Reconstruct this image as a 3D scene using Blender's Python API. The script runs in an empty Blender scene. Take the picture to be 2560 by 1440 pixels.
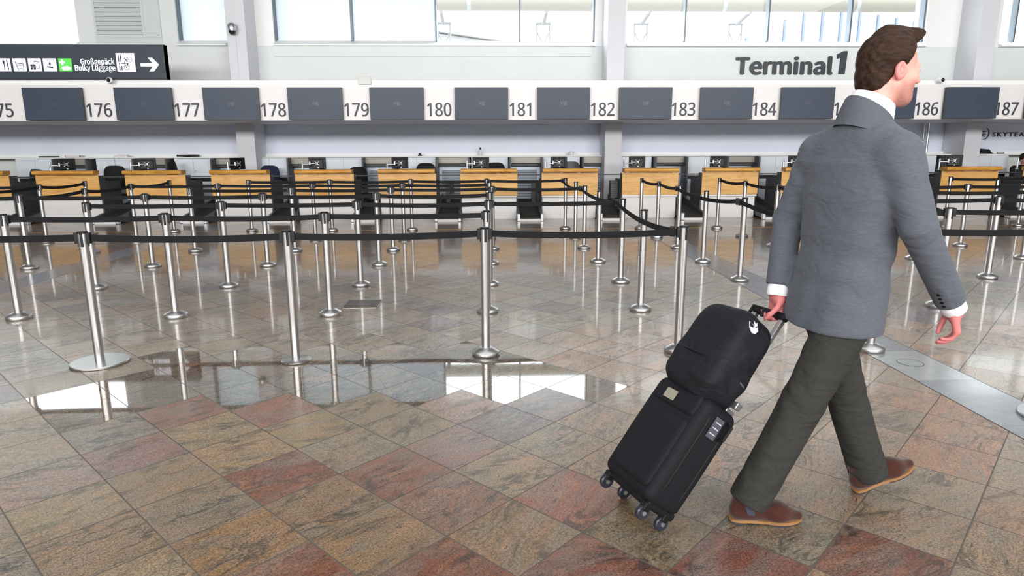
import bpy, bmesh, math, random
import numpy as np
from mathutils import Vector, Matrix
C = bpy.context.scene.collection
rnd = random.Random(7)

# ------------------------------------------------------------------ camera, sky, lights, exposure
cam_d = bpy.data.cameras.new('camera')
cam = bpy.data.objects.new('camera', cam_d)
C.objects.link(cam)
cam_d.sensor_width = 36.0
cam_d.lens = 36.0 * 1640.5 / 2560.0
cam_d.clip_start = 0.05
cam_d.clip_end = 300
RX = Vector((0.99942, -0.0338825, -0.0034156))     # image right
RD = Vector((-0.0104015, -0.208218, -0.978027))    # image down
RF = Vector((0.0324269, 0.977495, -0.20845))       # view direction
cam.matrix_world = Matrix(((RX.x, -RD.x, -RF.x, 0.0), (RX.y, -RD.y, -RF.y, 0.0),
                           (RX.z, -RD.z, -RF.z, 1.5), (0, 0, 0, 1)))
bpy.context.scene.camera = cam

w = bpy.data.worlds.new('overcast_sky')
bpy.context.scene.world = w
w.use_nodes = True
bg = w.node_tree.nodes['Background']
bg.inputs[0].default_value = (0.93, 0.97, 1.0, 1)
bg.inputs[1].default_value = 9.5


def area(name, loc, rot, sx, sy, power, col=(1, 1, 1), spread=180):
    d = bpy.data.lights.new(name, 'AREA')
    d.shape = 'RECTANGLE'
    d.size, d.size_y = sx, sy
    d.energy = power
    d.color = col
    d.spread = math.radians(spread)
    o = bpy.data.objects.new(name, d)
    C.objects.link(o)
    o.location = loc
    o.rotation_euler = rot
    return o


# lamp for daylight from assumed, unbuilt clerestory windows behind the camera, and an added overhead fill lamp below the closed ceiling
area('assumed_clerestory_lamp', (0, -13.6, 6.1), (math.radians(90), 0, 0), 34, 2.6, 7000, (1.0, 0.98, 0.96))
area('overhead_fill', (0, 3.5, 7.55), (0, 0, 0), 30, 5.0, 800, (0.95, 0.97, 1.0))

sc = bpy.context.scene
sc.view_settings.view_transform = 'Standard'
sc.view_settings.look = 'None'
sc.view_settings.gamma = 1.0
sc.view_settings.exposure = 0.0
sc.cycles.use_denoising = True
sc.cycles.use_adaptive_sampling = True
sc.cycles.adaptive_threshold = 0.02
sc.cycles.max_bounces = 6
sc.cycles.diffuse_bounces = 4
sc.cycles.glossy_bounces = 4
sc.cycles.transmission_bounces = 4
sc.cycles.transparent_max_bounces = 8
sc.cycles.sample_clamp_indirect = 6.0
sc.cycles.caustics_reflective = False
sc.cycles.caustics_refractive = False


# ------------------------------------------------------------------ materials
def lin(c):
    c = c / 255.0
    return c / 12.92 if c <= 0.04045 else ((c + 0.055) / 1.055) ** 2.4


def rgb(r, g, b):
    return (lin(r), lin(g), lin(b), 1.0)


def nodes(m):
    return m.node_tree.nodes, m.node_tree.links


def mat(name, col, rough=0.5, metal=0.0, spec=0.5, noise=0.0, nscale=8.0, bump=0.0, bscale=200.0, stretch=(1, 1, 1), sheen=0.0, crumple=0.0):
    m = bpy.data.materials.new(name)
    m.use_nodes = True
    n, l = nodes(m)
    b = n['Principled BSDF']
    b.inputs['Base Color'].default_value = col
    b.inputs['Roughness'].default_value = rough
    b.inputs['Metallic'].default_value = metal
    b.inputs['Specular IOR Level'].default_value = spec
    if sheen:
        b.inputs['Sheen Weight'].default_value = sheen
    tc = n.new('ShaderNodeTexCoord')
    mp = n.new('ShaderNodeMapping')
    mp.inputs['Scale'].default_value = stretch
    l.new(tc.outputs['Object'], mp.inputs[0])
    if noise > 0:
        t = n.new('ShaderNodeTexNoise')
        t.inputs['Scale'].default_value = nscale
        t.inputs['Detail'].default_value = 5
        l.new(mp.outputs[0], t.inputs[0])
        r = n.new('ShaderNodeValToRGB')
        r.color_ramp.elements[0].position = 0.3
        r.color_ramp.elements[1].position = 0.7
        k0, k1 = 1 - noise, 1 + noise
        r.color_ramp.elements[0].color = (col[0] * k0, col[1] * k0, col[2] * k0, 1)
        r.color_ramp.elements[1].color = (min(1, col[0] * k1), min(1, col[1] * k1), min(1, col[2] * k1), 1)
        l.new(t.outputs[0], r.inputs[0])
        l.new(r.outputs[0], b.inputs['Base Color'])
    if bump > 0:
        t2 = n.new('ShaderNodeTexNoise')
        t2.inputs['Scale'].default_value = bscale
        t2.inputs['Detail'].default_value = 3
        l.new(mp.outputs[0], t2.inputs[0])
        bp = n.new('ShaderNodeBump')
        bp.inputs['Strength'].default_value = bump
        bp.inputs['Distance'].default_value = 0.004
        l.new(t2.outputs[0], bp.inputs['Height'])
        l.new(bp.outputs[0], b.inputs['Normal'])
        if crumple > 0:
            t3 = n.new('ShaderNodeTexNoise')
            t3.inputs['Scale'].default_value = 11
            t3.inputs['Detail'].default_value = 2
            t3.inputs['Distortion'].default_value = 0.8
            mp3 = n.new('ShaderNodeMapping')
            mp3.inputs['Scale'].default_value = (0.8, 0.8, 1.6)
            mp3.inputs['Rotation'].default_value = (0.5, 0.6, 0)
            l.new(tc.outputs['Object'], mp3.inputs[0])
            l.new(mp3.outputs[0], t3.inputs[0])
            b3 = n.new('ShaderNodeBump')
            b3.inputs['Strength'].default_value = crumple
            b3.inputs['Distance'].default_value = 0.03
            l.new(t3.outputs[0], b3.inputs['Height'])
            l.new(b3.outputs[0], bp.inputs['Normal'])
    return m


M = {}
M['white_wall'] = mat('white_wall', rgb(222, 225, 225), 0.6, noise=0.015, nscale=2)
M['upper_wall'] = mat('upper_wall', rgb(216, 221, 221), 0.55, noise=0.015, nscale=2)
M['lower_wall'] = mat('lower_wall', rgb(219, 225, 240), 0.5, noise=0.02, nscale=1.5)
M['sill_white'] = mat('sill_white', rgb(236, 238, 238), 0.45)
M['fascia'] = mat('fascia', rgb(230, 230, 231), 0.4, noise=0.01, nscale=1)
M['column'] = mat('column', rgb(212, 213, 220), 0.55, noise=0.015, nscale=2)
M['ceiling'] = mat('ceiling', rgb(150, 144, 138), 0.8)
M['hall_wall'] = mat('hall_wall', rgb(120, 118, 115), 0.8)
M['mullion'] = mat('mullion', rgb(96, 106, 116), 0.35, 0.3)
M['vent'] = mat('vent', rgb(200, 208, 207), 0.5)
M['steel'] = mat('brushed_steel', rgb(188, 188, 189), 0.33, 1.0, noise=0.06, nscale=60, stretch=(1, 1, 0.02))
M['steel_dark'] = mat('steel_dark', rgb(170, 166, 158), 0.3, 1.0)
M['stainless_panel'] = mat('stainless_panel', rgb(150, 147, 140), 0.55, 0.85, noise=0.05, nscale=6, stretch=(0.2, 1, 1))
M['black_plastic'] = mat('black_plastic', rgb(16, 17, 20), 0.42, spec=0.35)
M['belt'] = mat('belt_webbing', rgb(12, 13, 17), 0.7, spec=0.25, bump=0.25, bscale=500, stretch=(1, 1, 1))
M['charcoal'] = mat('charcoal_panel', rgb(74, 77, 81), 0.5, noise=0.03, nscale=5)
M['dark_grey'] = mat('dark_grey', rgb(52, 54, 57), 0.5)
M['laminate'] = mat('white_laminate', rgb(222, 222, 222), 0.35, noise=0.015, nscale=3)
M['cab'] = mat('cabinet_blue_white', rgb(222, 231, 241), 0.4)
M['shutter'] = mat('shutter_slat', rgb(176, 186, 198), 0.35, 0.3)
M['rubber'] = mat('rubber_belt', rgb(44, 43, 42), 0.7, noise=0.15, nscale=9)
M['alu'] = mat('aluminium', rgb(190, 193, 198), 0.35, 0.9)
M['silver'] = mat('silver_arm', rgb(214, 217, 222), 0.3, 0.7)
M['monitor'] = mat('monitor_black', rgb(24, 26, 31), 0.5, spec=0.3)
M['screen'] = mat('switched_off_screen', rgb(64, 74, 90), 0.35, spec=0.22, noise=0.03, nscale=1.2)
M['screen_rim'] = mat('screen_rim', rgb(28, 30, 36), 0.35)
M['faint'] = mat('faint_logo', rgb(72, 79, 92), 0.3)
M['letter'] = mat('letter_dark', rgb(56, 56, 68), 0.5)
M['letter_big'] = mat('letter_big', rgb(38, 44, 52), 0.45)
M['letter_navy'] = mat('letter_navy', rgb(30, 32, 48), 0.5)
M['sign'] = mat('sign_grey', rgb(57, 66, 76), 0.45, spec=0.3)
M['sign_edge'] = mat('sign_edge', rgb(40, 45, 52), 0.4)
M['ink'] = mat('icon_ink', rgb(40, 36, 70), 0.5)
M['ink_soft'] = mat('icon_ink_soft', rgb(150, 148, 170), 0.5)
M['cam_white'] = mat('camera_white', rgb(222, 222, 226), 0.35)
M['cam_dark'] = mat('camera_dark', rgb(18, 20, 24), 0.1)
M['grey_box'] = mat('junction_grey', rgb(214, 216, 214), 0.5)
M['navy'] = mat('navy_fabric', rgb(20, 26, 58), 0.85)
M['black_fabric'] = mat('black_fabric', rgb(14, 15, 19), 0.85)
M['jacket'] = mat('grey_wool', rgb(86, 91, 101), 0.9, spec=0.2, noise=0.13, nscale=150, bump=0.3, bscale=420, stretch=(0.35, 0.35, 2.2), sheen=0.08, crumple=0.35)
M['lapel'] = mat('grey_wool_collar', rgb(80, 85, 94), 0.9, noise=0.08, nscale=90)
M['trouser'] = mat('charcoal_trouser', rgb(52, 52, 50), 0.9, spec=0.2, noise=0.08, nscale=60, bump=0.15, bscale=350, crumple=0.5)
M['shirt'] = mat('white_shirt', rgb(238, 239, 246), 0.7)
M['suede'] = mat('brown_suede', rgb(62, 33, 26), 0.95, spec=0.2, noise=0.2, nscale=26, bump=0.2, bscale=300, sheen=0.25)
M['sole_tan'] = mat('tan_sole', rgb(146, 106, 66), 0.6, noise=0.15, nscale=20)
M['sole_dark'] = mat('dark_heel', rgb(52, 46, 50), 0.7)
M['elastic'] = mat('elastic_gusset', rgb(54, 54, 66), 0.85)
M['bag'] = mat('black_bag', rgb(19, 21, 27), 0.7, spec=0.25, noise=0.12, nscale=10, bump=0.2, bscale=300, crumple=0.5)
M['case'] = mat('black_case', rgb(16, 18, 24), 0.75, spec=0.25, noise=0.1, nscale=30, bump=0.15, bscale=300)
M['case_trim'] = mat('case_trim', rgb(11, 12, 15), 0.6, spec=0.3)
M['patch'] = mat('pale_patch', rgb(196, 198, 210), 0.6, noise=0.15, nscale=60)
M['tag'] = mat('tan_tag', rgb(140, 138, 122), 0.6)
M['tag_grey'] = mat('grey_tag', rgb(70, 72, 84), 0.6)
M['tag_line'] = mat('tag_line', rgb(200, 190, 200), 0.6)
M['wheel'] = mat('wheel', rgb(40, 44, 56), 0.3)
M['bin'] = mat('bin_grey', rgb(120, 126, 134), 0.5)
M['orange'] = mat('orange_red', rgb(200, 60, 30), 0.5)
M['yellow'] = mat('yellow_line', rgb(200, 150, 60), 0.5)
M['hatch'] = mat('hatch_metal', rgb(70, 66, 64), 0.4, 0.3, noise=0.1, nscale=8)
M['slab'] = mat('dark_slab', rgb(112, 115, 121), 0.2, noise=0.10, nscale=14, stretch=(1, 1, 1))
M['slab_light'] = mat('light_slab', rgb(136, 140, 142), 0.2, noise=0.06, nscale=14)
M['groove'] = mat('groove', rgb(56, 54, 52), 0.7)
M['tan_canopy'] = mat('tan_canopy', (0.155, 0.14, 0.115, 1), 0.7)
M['out_white'] = mat('out_white', (0.21, 0.21, 0.216, 1), 0.7)
M['out_grey'] = mat('out_grey', (0.145, 0.145, 0.15, 1), 0.7)
M['out_ground'] = mat('out_ground', (0.45, 0.45, 0.45, 1), 0.8)
M['out_blue'] = mat('out_blue', (0.08, 0.105, 0.165, 1), 0.7)
M['hair'] = mat('brown_hair', rgb(50, 35, 27), 0.6, spec=0.12, noise=0.5, nscale=110, bump=0.8, bscale=150, stretch=(0.12, 1.0, 0.8))
M['eye'] = mat('eye_white', rgb(232, 228, 224), 0.2)
M['iris'] = mat('iris', rgb(60, 44, 34), 0.2)


def white_panel():
    m = mat('lit_panel', rgb(240, 240, 252), 0.4)
    b = m.node_tree.nodes['Principled BSDF']
    b.inputs['Emission Color'].default_value = (0.9, 0.9, 1.0, 1)
    b.inputs['Emission Strength'].default_value = 0.35
    return m


def green_panel():
    m = mat('lit_green', rgb(90, 205, 80), 0.4)
    b = m.node_tree.nodes['Principled BSDF']
    b.inputs['Emission Color'].default_value = rgb(90, 215, 80)
    b.inputs['Emission Strength'].default_value = 0.35
    return m


M['lit'] = white_panel()
M['lit_green'] = green_panel()


def wood_mat(name, c0, c1, c2):
    m = bpy.data.materials.new(name)
    m.use_nodes = True
    n, l = nodes(m)
    b = n['Principled BSDF']
    b.inputs['Roughness'].default_value = 0.38
    tc = n.new('ShaderNodeTexCoord')
    mp = n.new('ShaderNodeMapping')
    mp.inputs['Scale'].default_value = (0.9, 1, 7)
    oi = n.new('ShaderNodeObjectInfo')
    ad = n.new('ShaderNodeVectorMath')
    ad.operation = 'ADD'
    sp = n.new('ShaderNodeVectorMath')
    sp.operation = 'SCALE'
    sp.inputs['Scale'].default_value = 0.37
    l.new(oi.outputs['Location'], sp.inputs[0])
    l.new(tc.outputs['Object'], ad.inputs[0])
    l.new(sp.outputs[0], ad.inputs[1])
    l.new(ad.outputs[0], mp.inputs[0])
    t = n.new('ShaderNodeTexNoise')
    t.inputs['Scale'].default_value = 2.2
    t.inputs['Detail'].default_value = 7
    t.inputs['Distortion'].default_value = 1.3
    l.new(mp.outputs[0], t.inputs[0])
    r = n.new('ShaderNodeValToRGB')
    e = r.color_ramp.elements
    e[0].position, e[0].color = 0.32, c0
    e[1].position, e[1].color = 0.62, c2
    x = e.new(0.47)
    x.color = c1
    l.new(t.outputs[0], r.inputs[0])
    l.new(r.outputs[0], b.inputs['Base Color'])
    return m


M['wood'] = wood_mat('oak_panel', rgb(196, 148, 78), rgb(210, 163, 92), rgb(218, 172, 104))
M['wood_top'] = wood_mat('oak_plank', rgb(176, 118, 44), rgb(200, 143, 60), rgb(214, 160, 76))


def skin_mat():
    m = bpy.data.materials.new('skin')
    m.use_nodes = True
    n, l = nodes(m)
    b = n['Principled BSDF']
    b.inputs['Roughness'].default_value = 0.5
    tc = n.new('ShaderNodeTexCoord')

    def nz(s):
        t = n.new('ShaderNodeTexNoise')
        t.inputs['Scale'].default_value = s
        t.inputs['Detail'].default_value = 3
        l.new(tc.outputs['Object'], t.inputs[0])
        return t.outputs[0]

    def mix(f, c0, c1):
        q = n.new('ShaderNodeMix')
        q.data_type = 'RGBA'
        for k, t in ((0, f), (6, c0), (7, c1)):
            if isinstance(t, tuple):
                q.inputs[k].default_value = t
            else:
                l.new(t, q.inputs[k])
        return q.outputs[2]
    a1 = n.new('ShaderNodeAttribute')
    a1.attribute_name = 'ruddy'
    a2 = n.new('ShaderNodeAttribute')
    a2.attribute_name = 'beard'
    base = mix(nz(24), rgb(214, 150, 138), rgb(224, 160, 148))
    base = mix(a1.outputs['Fac'], base, rgb(208, 124, 124))
    mul = n.new('ShaderNodeMath')
    mul.operation = 'MULTIPLY'
    l.new(a2.outputs['Fac'], mul.inputs[0])
    l.new(nz(420), mul.inputs[1])
    base = mix(mul.outputs[0], base, rgb(92, 62, 50))
    l.new(base, b.inputs['Base Color'])
    return m


M['skin'] = skin_mat()


def glass_mat():
    m = bpy.data.materials.new('window_glass')
    m.use_nodes = True
    n, l = nodes(m)
    n.remove(n['Principled BSDF'])
    tr = n.new('ShaderNodeBsdfTransparent')
    tr.inputs[0].default_value = (0.97, 0.985, 0.98, 1)
    gl = n.new('ShaderNodeBsdfGlossy')
    gl.inputs['Roughness'].default_value = 0.02
    mx = n.new('ShaderNodeMixShader')
    mx.inputs[0].default_value = 0.06
    l.new(tr.outputs[0], mx.inputs[1])
    l.new(gl.outputs[0], mx.inputs[2])
    l.new(mx.outputs[0], n['Material Output'].inputs[0])
    return m


def frosted_mat():
    m = bpy.data.materials.new('frosted_glass')
    m.use_nodes = True
    n, l = nodes(m)
    n.remove(n['Principled BSDF'])
    tr = n.new('ShaderNodeBsdfTranslucent')
    tr.inputs[0].default_value = (0.47, 0.495, 0.51, 1)
    df = n.new('ShaderNodeBsdfDiffuse')
    df.inputs[0].default_value = (0.6, 0.65, 0.68, 1)
    mx = n.new('ShaderNodeMixShader')
    mx.inputs[0].default_value = 0.12
    l.new(tr.outputs[0], mx.inputs[1])
    l.new(df.outputs[0], mx.inputs[2])
    l.new(mx.outputs[0], n['Material Output'].inputs[0])
    return m


M['glass'] = glass_mat()
M['frosted'] = frosted_mat()


# ------------------------------------------------------------------ mesh helpers
class MB:
    """collects shapes that make ONE mesh object"""

    def __init__(s):
        s.v, s.f, s.sm = [], [], []

    def add(s, vs, fs, smooth=False):
        o = len(s.v)
        s.v += [tuple(p) for p in vs]
        s.f += [tuple(i + o for i in f) for f in fs]
        s.sm += [smooth] * len(fs)
        return s

    def box(s, x0, x1, y0, y1, z0, z1, b=0.0):
        if b <= 0:
            vs = [(x, y, z) for z in (z0, z1) for y in (y0, y1) for x in (x0, x1)]
            fs = [(0, 2, 3, 1), (4, 5, 7, 6), (0, 1, 5, 4), (2, 6, 7, 3), (0, 4, 6, 2), (1, 3, 7, 5)]
            return s.add(vs, fs)
        bm = bmesh.new()
        bmesh.ops.create_cube(bm, size=1.0)
        for v in bm.verts:
            v.co = Vector(((x0 + x1) / 2 + v.co.x * (x1 - x0), (y0 + y1) / 2 + v.co.y * (y1 - y0), (z0 + z1) / 2 + v.co.z * (z1 - z0)))
        bmesh.ops.bevel(bm, geom=list(bm.edges), offset=b, segments=2, profile=0.5, affect='EDGES')
        bm.verts.index_update()
        s.add([v.co for v in bm.verts], [[v.index for v in f.verts] for f in bm.faces])
        bm.free()
        return s

    def prism(s, poly, axis, a, b):
        """poly: 2d points; axis 'x','y','z' is the extrusion direction"""
        def P(p, t):
            return {'x': (t, p[0], p[1]), 'y': (p[0], t, p[1]), 'z': (p[0], p[1], t)}[axis]
        n = len(poly)
        vs = [P(p, a) for p in poly] + [P(p, b) for p in poly]
        fs = [tuple(range(n))[::-1], tuple(range(n, 2 * n))] + [(i, (i + 1) % n, n + (i + 1) % n, n + i) for i in range(n)]
        return s.add(vs, fs)

    def tube(s, pts, r, n=12, cap=True, smooth=True):
        pts = [Vector(p) for p in pts]
        rs = r if isinstance(r, (list, tuple)) else [r] * len(pts)
        vs, fs = [], []
        up = None
        for i, p in enumerate(pts):
            t = (pts[min(i + 1, len(pts) - 1)] - pts[max(i - 1, 0)]).normalized()
            if up is None:
                up = Vector((0, 0, 1)) if abs(t.z) < 0.9 else Vector((0, 1, 0))
            u = (up - t * up.dot(t)).normalized()
            q = t.cross(u)
            up = u
            for k in range(n):
                a = 2 * math.pi * k / n
                vs.append(p + (u * math.cos(a) + q * math.sin(a)) * rs[i])
        m = len(pts)
        for i in range(m - 1):
            for k in range(n):
                fs.append((i * n + k, i * n + (k + 1) % n, (i + 1) * n + (k + 1) % n, (i + 1) * n + k))
        s.add(vs, fs, smooth)
        if cap:
            o = len(s.v) - len(vs)
            s.f += [tuple(o + k for k in range(n))[::-1], tuple(o + (m - 1) * n + k for k in range(n))]
            s.sm += [False, False]
        return s

    def lathe(s, prof, c=(0, 0, 0), n=32, smooth=True, axis='z'):
        vs, fs = [], []
        for r, z in prof:
            for k in range(n):
                a = 2 * math.pi * k / n
                p = (r * math.cos(a), r * math.sin(a), z)
                if axis == 'y':
                    p = (p[0], p[2], p[1])
                elif axis == 'x':
                    p = (p[2], p[0], p[1])
                vs.append((c[0] + p[0], c[1] + p[1], c[2] + p[2]))
        m = len(prof)
        for i in range(m - 1):
            for k in range(n):
                fs.append((i * n + k, i * n + (k + 1) % n, (i + 1) * n + (k + 1) % n, (i + 1) * n + k))
        fs.append(tuple(range(n))[::-1])
        fs.append(tuple((m - 1) * n + k for k in range(n)))
        return s.add(vs, fs, smooth)

    def ribbon(s, pts, hgt, th):
        """flat webbing standing on edge along pts (centre line)"""
        vs, fs = [], []
        pts = [Vector(p) for p in pts]
        for i, p in enumerate(pts):
            t = pts[min(i + 1, len(pts) - 1)] - pts[max(i - 1, 0)]
            nrm = Vector((-t.y, t.x, 0)).normalized() * th / 2
            for dn, dz in ((1, 1), (-1, 1), (-1, -1), (1, -1)):
                vs.append(p + nrm * dn + Vector((0, 0, dz * hgt / 2)))
        for i in range(len(pts) - 1):
            for k in range(4):
                fs.append((i * 4 + k, i * 4 + (k + 1) % 4, i * 4 + 4 + (k + 1) % 4, i * 4 + 4 + k))
        fs += [(0, 1, 2, 3), tuple(len(vs) - 4 + k for k in (3, 2, 1, 0))]
        return s.add(vs, fs)

    def build(s, name, m, parent=None, mx=None):
        me = bpy.data.meshes.new(name)
        me.from_pydata(s.v, [], s.f)
        me.polygons.foreach_set('use_smooth', s.sm)
        if isinstance(m, (list, tuple)):
            for q in m:
                me.materials.append(q)
        else:
            me.materials.append(m)
        bm = bmesh.new()
        bm.from_mesh(me)
        bmesh.ops.recalc_face_normals(bm, faces=bm.faces)
        bm.to_mesh(me)
        bm.free()
        if mx is not None:
            me.transform(mx)
        if any(s.sm):
            try:
                me.set_sharp_from_angle(angle=math.radians(40))
            except Exception:
                pass
        o = bpy.data.objects.new(name, me)
        C.objects.link(o)
        if parent is not None:
            o.parent = parent
        return o


def tag(o, label=None, cat=None, group=None, kind=None):
    if label:
        o['label'] = label
    if cat:
        o['category'] = cat
    if group:
        o['group'] = group
    if kind:
        o['kind'] = kind
    return o


def thing(name, label, cat, loc=(0, 0, 0), rz=0.0, group=None):
    o = bpy.data.objects.new(name, None)
    o.empty_display_size = 0.1
    C.objects.link(o)
    o.location = loc
    o.rotation_euler = (0, 0, rz)
    return tag(o, label, cat, group)


def dup(root, loc, rz=None, label=None):
    r = root.copy()
    C.objects.link(r)
    r.location = loc
    if rz is not None:
        r.rotation_euler = (0, 0, rz)
    if label:
        r['label'] = label
    for ch in list(root.children):
        c = ch.copy()
        C.objects.link(c)
        c.parent = r
        for g in list(ch.children):
            d = g.copy()
            C.objects.link(d)
            d.parent = c
    return r


def struct(name, mb, m, parent=None):
    o = mb.build(name, m, parent)
    if parent is None:
        o['kind'] = 'structure'
    return o


FONTS = {}


def font(key):
    fn = {'num': 'NotoSansMath-Regular.woff2', 'word': 'Noto Sans CJK Regular.woff2'}.get(key)
    if fn is None:
        return None
    if key not in FONTS:
        try:
            import os
            FONTS[key] = bpy.data.fonts.load(os.path.join(bpy.utils.system_resource('DATAFILES'), 'fonts', fn))
        except Exception:
            FONTS[key] = None
    return FONTS[key]


def text_mesh(name, txt, h, ext, m, loc, parent=None, bold=0.0, width=None, fnt=None, align='C', sx=1.0, spacing=1.0):
    """raised lettering standing upright, facing the hall; h = height of the capitals, loc = baseline"""
    def shape(body):
        cu = bpy.data.curves.new(name, 'FONT')
        cu.body = body
        cu.size = 1.0
        cu.space_character = spacing
        f = font(fnt)
        if f is not None:
            cu.font = f
        cu.resolution_u = 6
        tmp = bpy.data.objects.new('tmp', cu)
        C.objects.link(tmp)
        dg = bpy.context.evaluated_depsgraph_get()
        me = bpy.data.meshes.new_from_object(tmp.evaluated_get(dg))
        bpy.data.objects.remove(tmp)
        bpy.data.curves.remove(cu)
        return me
    ref = shape('T' if not txt.isdigit() else '1')
    cap = max(v.co.y for v in ref.vertices)
    me = shape(txt)
    k = h / cap
    xs = [v.co.x for v in me.vertices]
    kx = k * sx if width is None else width / (max(xs) - min(xs))
    x0 = {'C': (max(xs) + min(xs)) / 2, 'L': min(xs), 'R': max(xs)}[align]
    flat = [((v.co.x - x0) * kx, v.co.y * k) for v in me.vertices]
    polys = [list(p.vertices) for p in me.polygons]
    bpy.data.meshes.remove(me)
    bpy.data.meshes.remove(ref)
    edges = {}
    for p in polys:
        for a, b in zip(p, p[1:] + p[:1]):
            edges[(a, b)] = 1
    rim = [(a, b) for (a, b) in edges if (b, a) not in edges]
    offs = [(0, 0)] if bold <= 0 else [(dx * bold, dz * bold) for dx in (-1, -.33, .33, 1) for dz in ((-.6, .6) if abs(dx) < 1 else (0,))]
    mb = MB()
    for q, (dx, dz) in enumerate(offs):
        n = len(flat)
        y = -ext - q * .00005
        vs = [(a + dx, y, b + dz) for a, b in flat] + [(a + dx, 0, b + dz) for a, b in flat]
        fs = [tuple(p) for p in polys] + [(a, b, n + b, n + a) for a, b in rim]
        mb.add(vs, fs)
    o = mb.build(name, m, parent)
    o.location = loc
    return o

# ================================================================== THE SETTING
# ---- floor: one square granite slab per face, laid diagonally to the desks
GA = math.radians(45.56)
GX, GY = -2.339, 3.386
TA, TB = 0.3816, 0.3785
GU = (math.cos(GA) * TA, math.sin(GA) * TA)
GV = (math.sin(GA) * TB, -math.cos(GA) * TB)
POLISHED = {(0, -2), (0, -1), (1, -2), (1, -1), (2, -3), (2, -2), (2, -1), (2, 0), (3, -2), (3, -1), (3, 0), (3, 1),
            (4, -1), (4, 0), (4, 1), (4, 2), (5, 0), (5, 1), (5, 2), (5, 3), (6, 1), (6, 2), (6, 3), (6, 4)}
RED = {(1, 3): (142, 102, 86), (2, 4): (150, 110, 96), (0, 5): (142, 98, 80), (1, 6): (140, 94, 78), (2, 5): (150, 118, 104),
       (3, 6): (162, 116, 102), (2, 7): (136, 92, 82), (3, 8): (140, 98, 88), (2, 1): (160, 122, 110), (1, 0): (152, 116, 104),
       (0, 1): (158, 128, 124), (3, 4): (158, 132, 128), (4, 3): (176, 152, 142), (2, 6): (158, 134, 108), (4, 9): (138, 98, 88),
       (-1, 1): (172, 150, 140), (0, 6): (142, 94, 78), (1, 7): (140, 94, 80), (-1, 6): (154, 112, 94)}
TAN = {(1, 1): (173, 153, 120), (2, 2): (167, 149, 119), (1, 2): (173, 151, 121), (0, 2): (162, 143, 119), (0, 3): (155, 141, 122),
       (2, 3): (161, 148, 130), (1, 4): (153, 131, 106), (1, 5): (160, 133, 102), (0, 4): (161, 133, 102), (3, 2): (163, 149, 130),
       (3, 3): (161, 150, 133), (2, 8): (135, 113, 91), (3, 5): (170, 153, 133), (0, 0): (151, 148, 140), (-1, 2): (168, 153, 129),
       (-1, 3): (164, 145, 123), (-1, 4): (174, 157, 130), (3, 7): (146, 131, 109), (4, 8): (155, 141, 122), (4, 7): (160, 145, 129)}
trnd = random.Random(11)


def tile_colour(i, j, x, y):
    k = (i, j)
    r = trnd.random()
    v = trnd.uniform(0.94, 1.06)
    if k in RED:
        c = RED[k]
        v = 1
    elif k in TAN:
        c = TAN[k]
        v = 1
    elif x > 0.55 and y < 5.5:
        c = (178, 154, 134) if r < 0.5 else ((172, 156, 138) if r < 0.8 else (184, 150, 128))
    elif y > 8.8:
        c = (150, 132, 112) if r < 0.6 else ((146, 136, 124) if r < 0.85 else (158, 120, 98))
    else:
        c = (166, 152, 134) if r < 0.62 else ((156, 150, 140) if r < 0.8 else ((166, 140, 122) if r < 0.93 else (132, 120, 122)))
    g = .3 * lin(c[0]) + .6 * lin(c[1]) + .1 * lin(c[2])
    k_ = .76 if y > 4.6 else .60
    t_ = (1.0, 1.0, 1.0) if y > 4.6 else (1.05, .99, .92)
    return tuple(max(0, (g + (lin(q) - g) * 1.1) * v * k_ * w_) for q, w_ in zip(c, t_))


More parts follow.
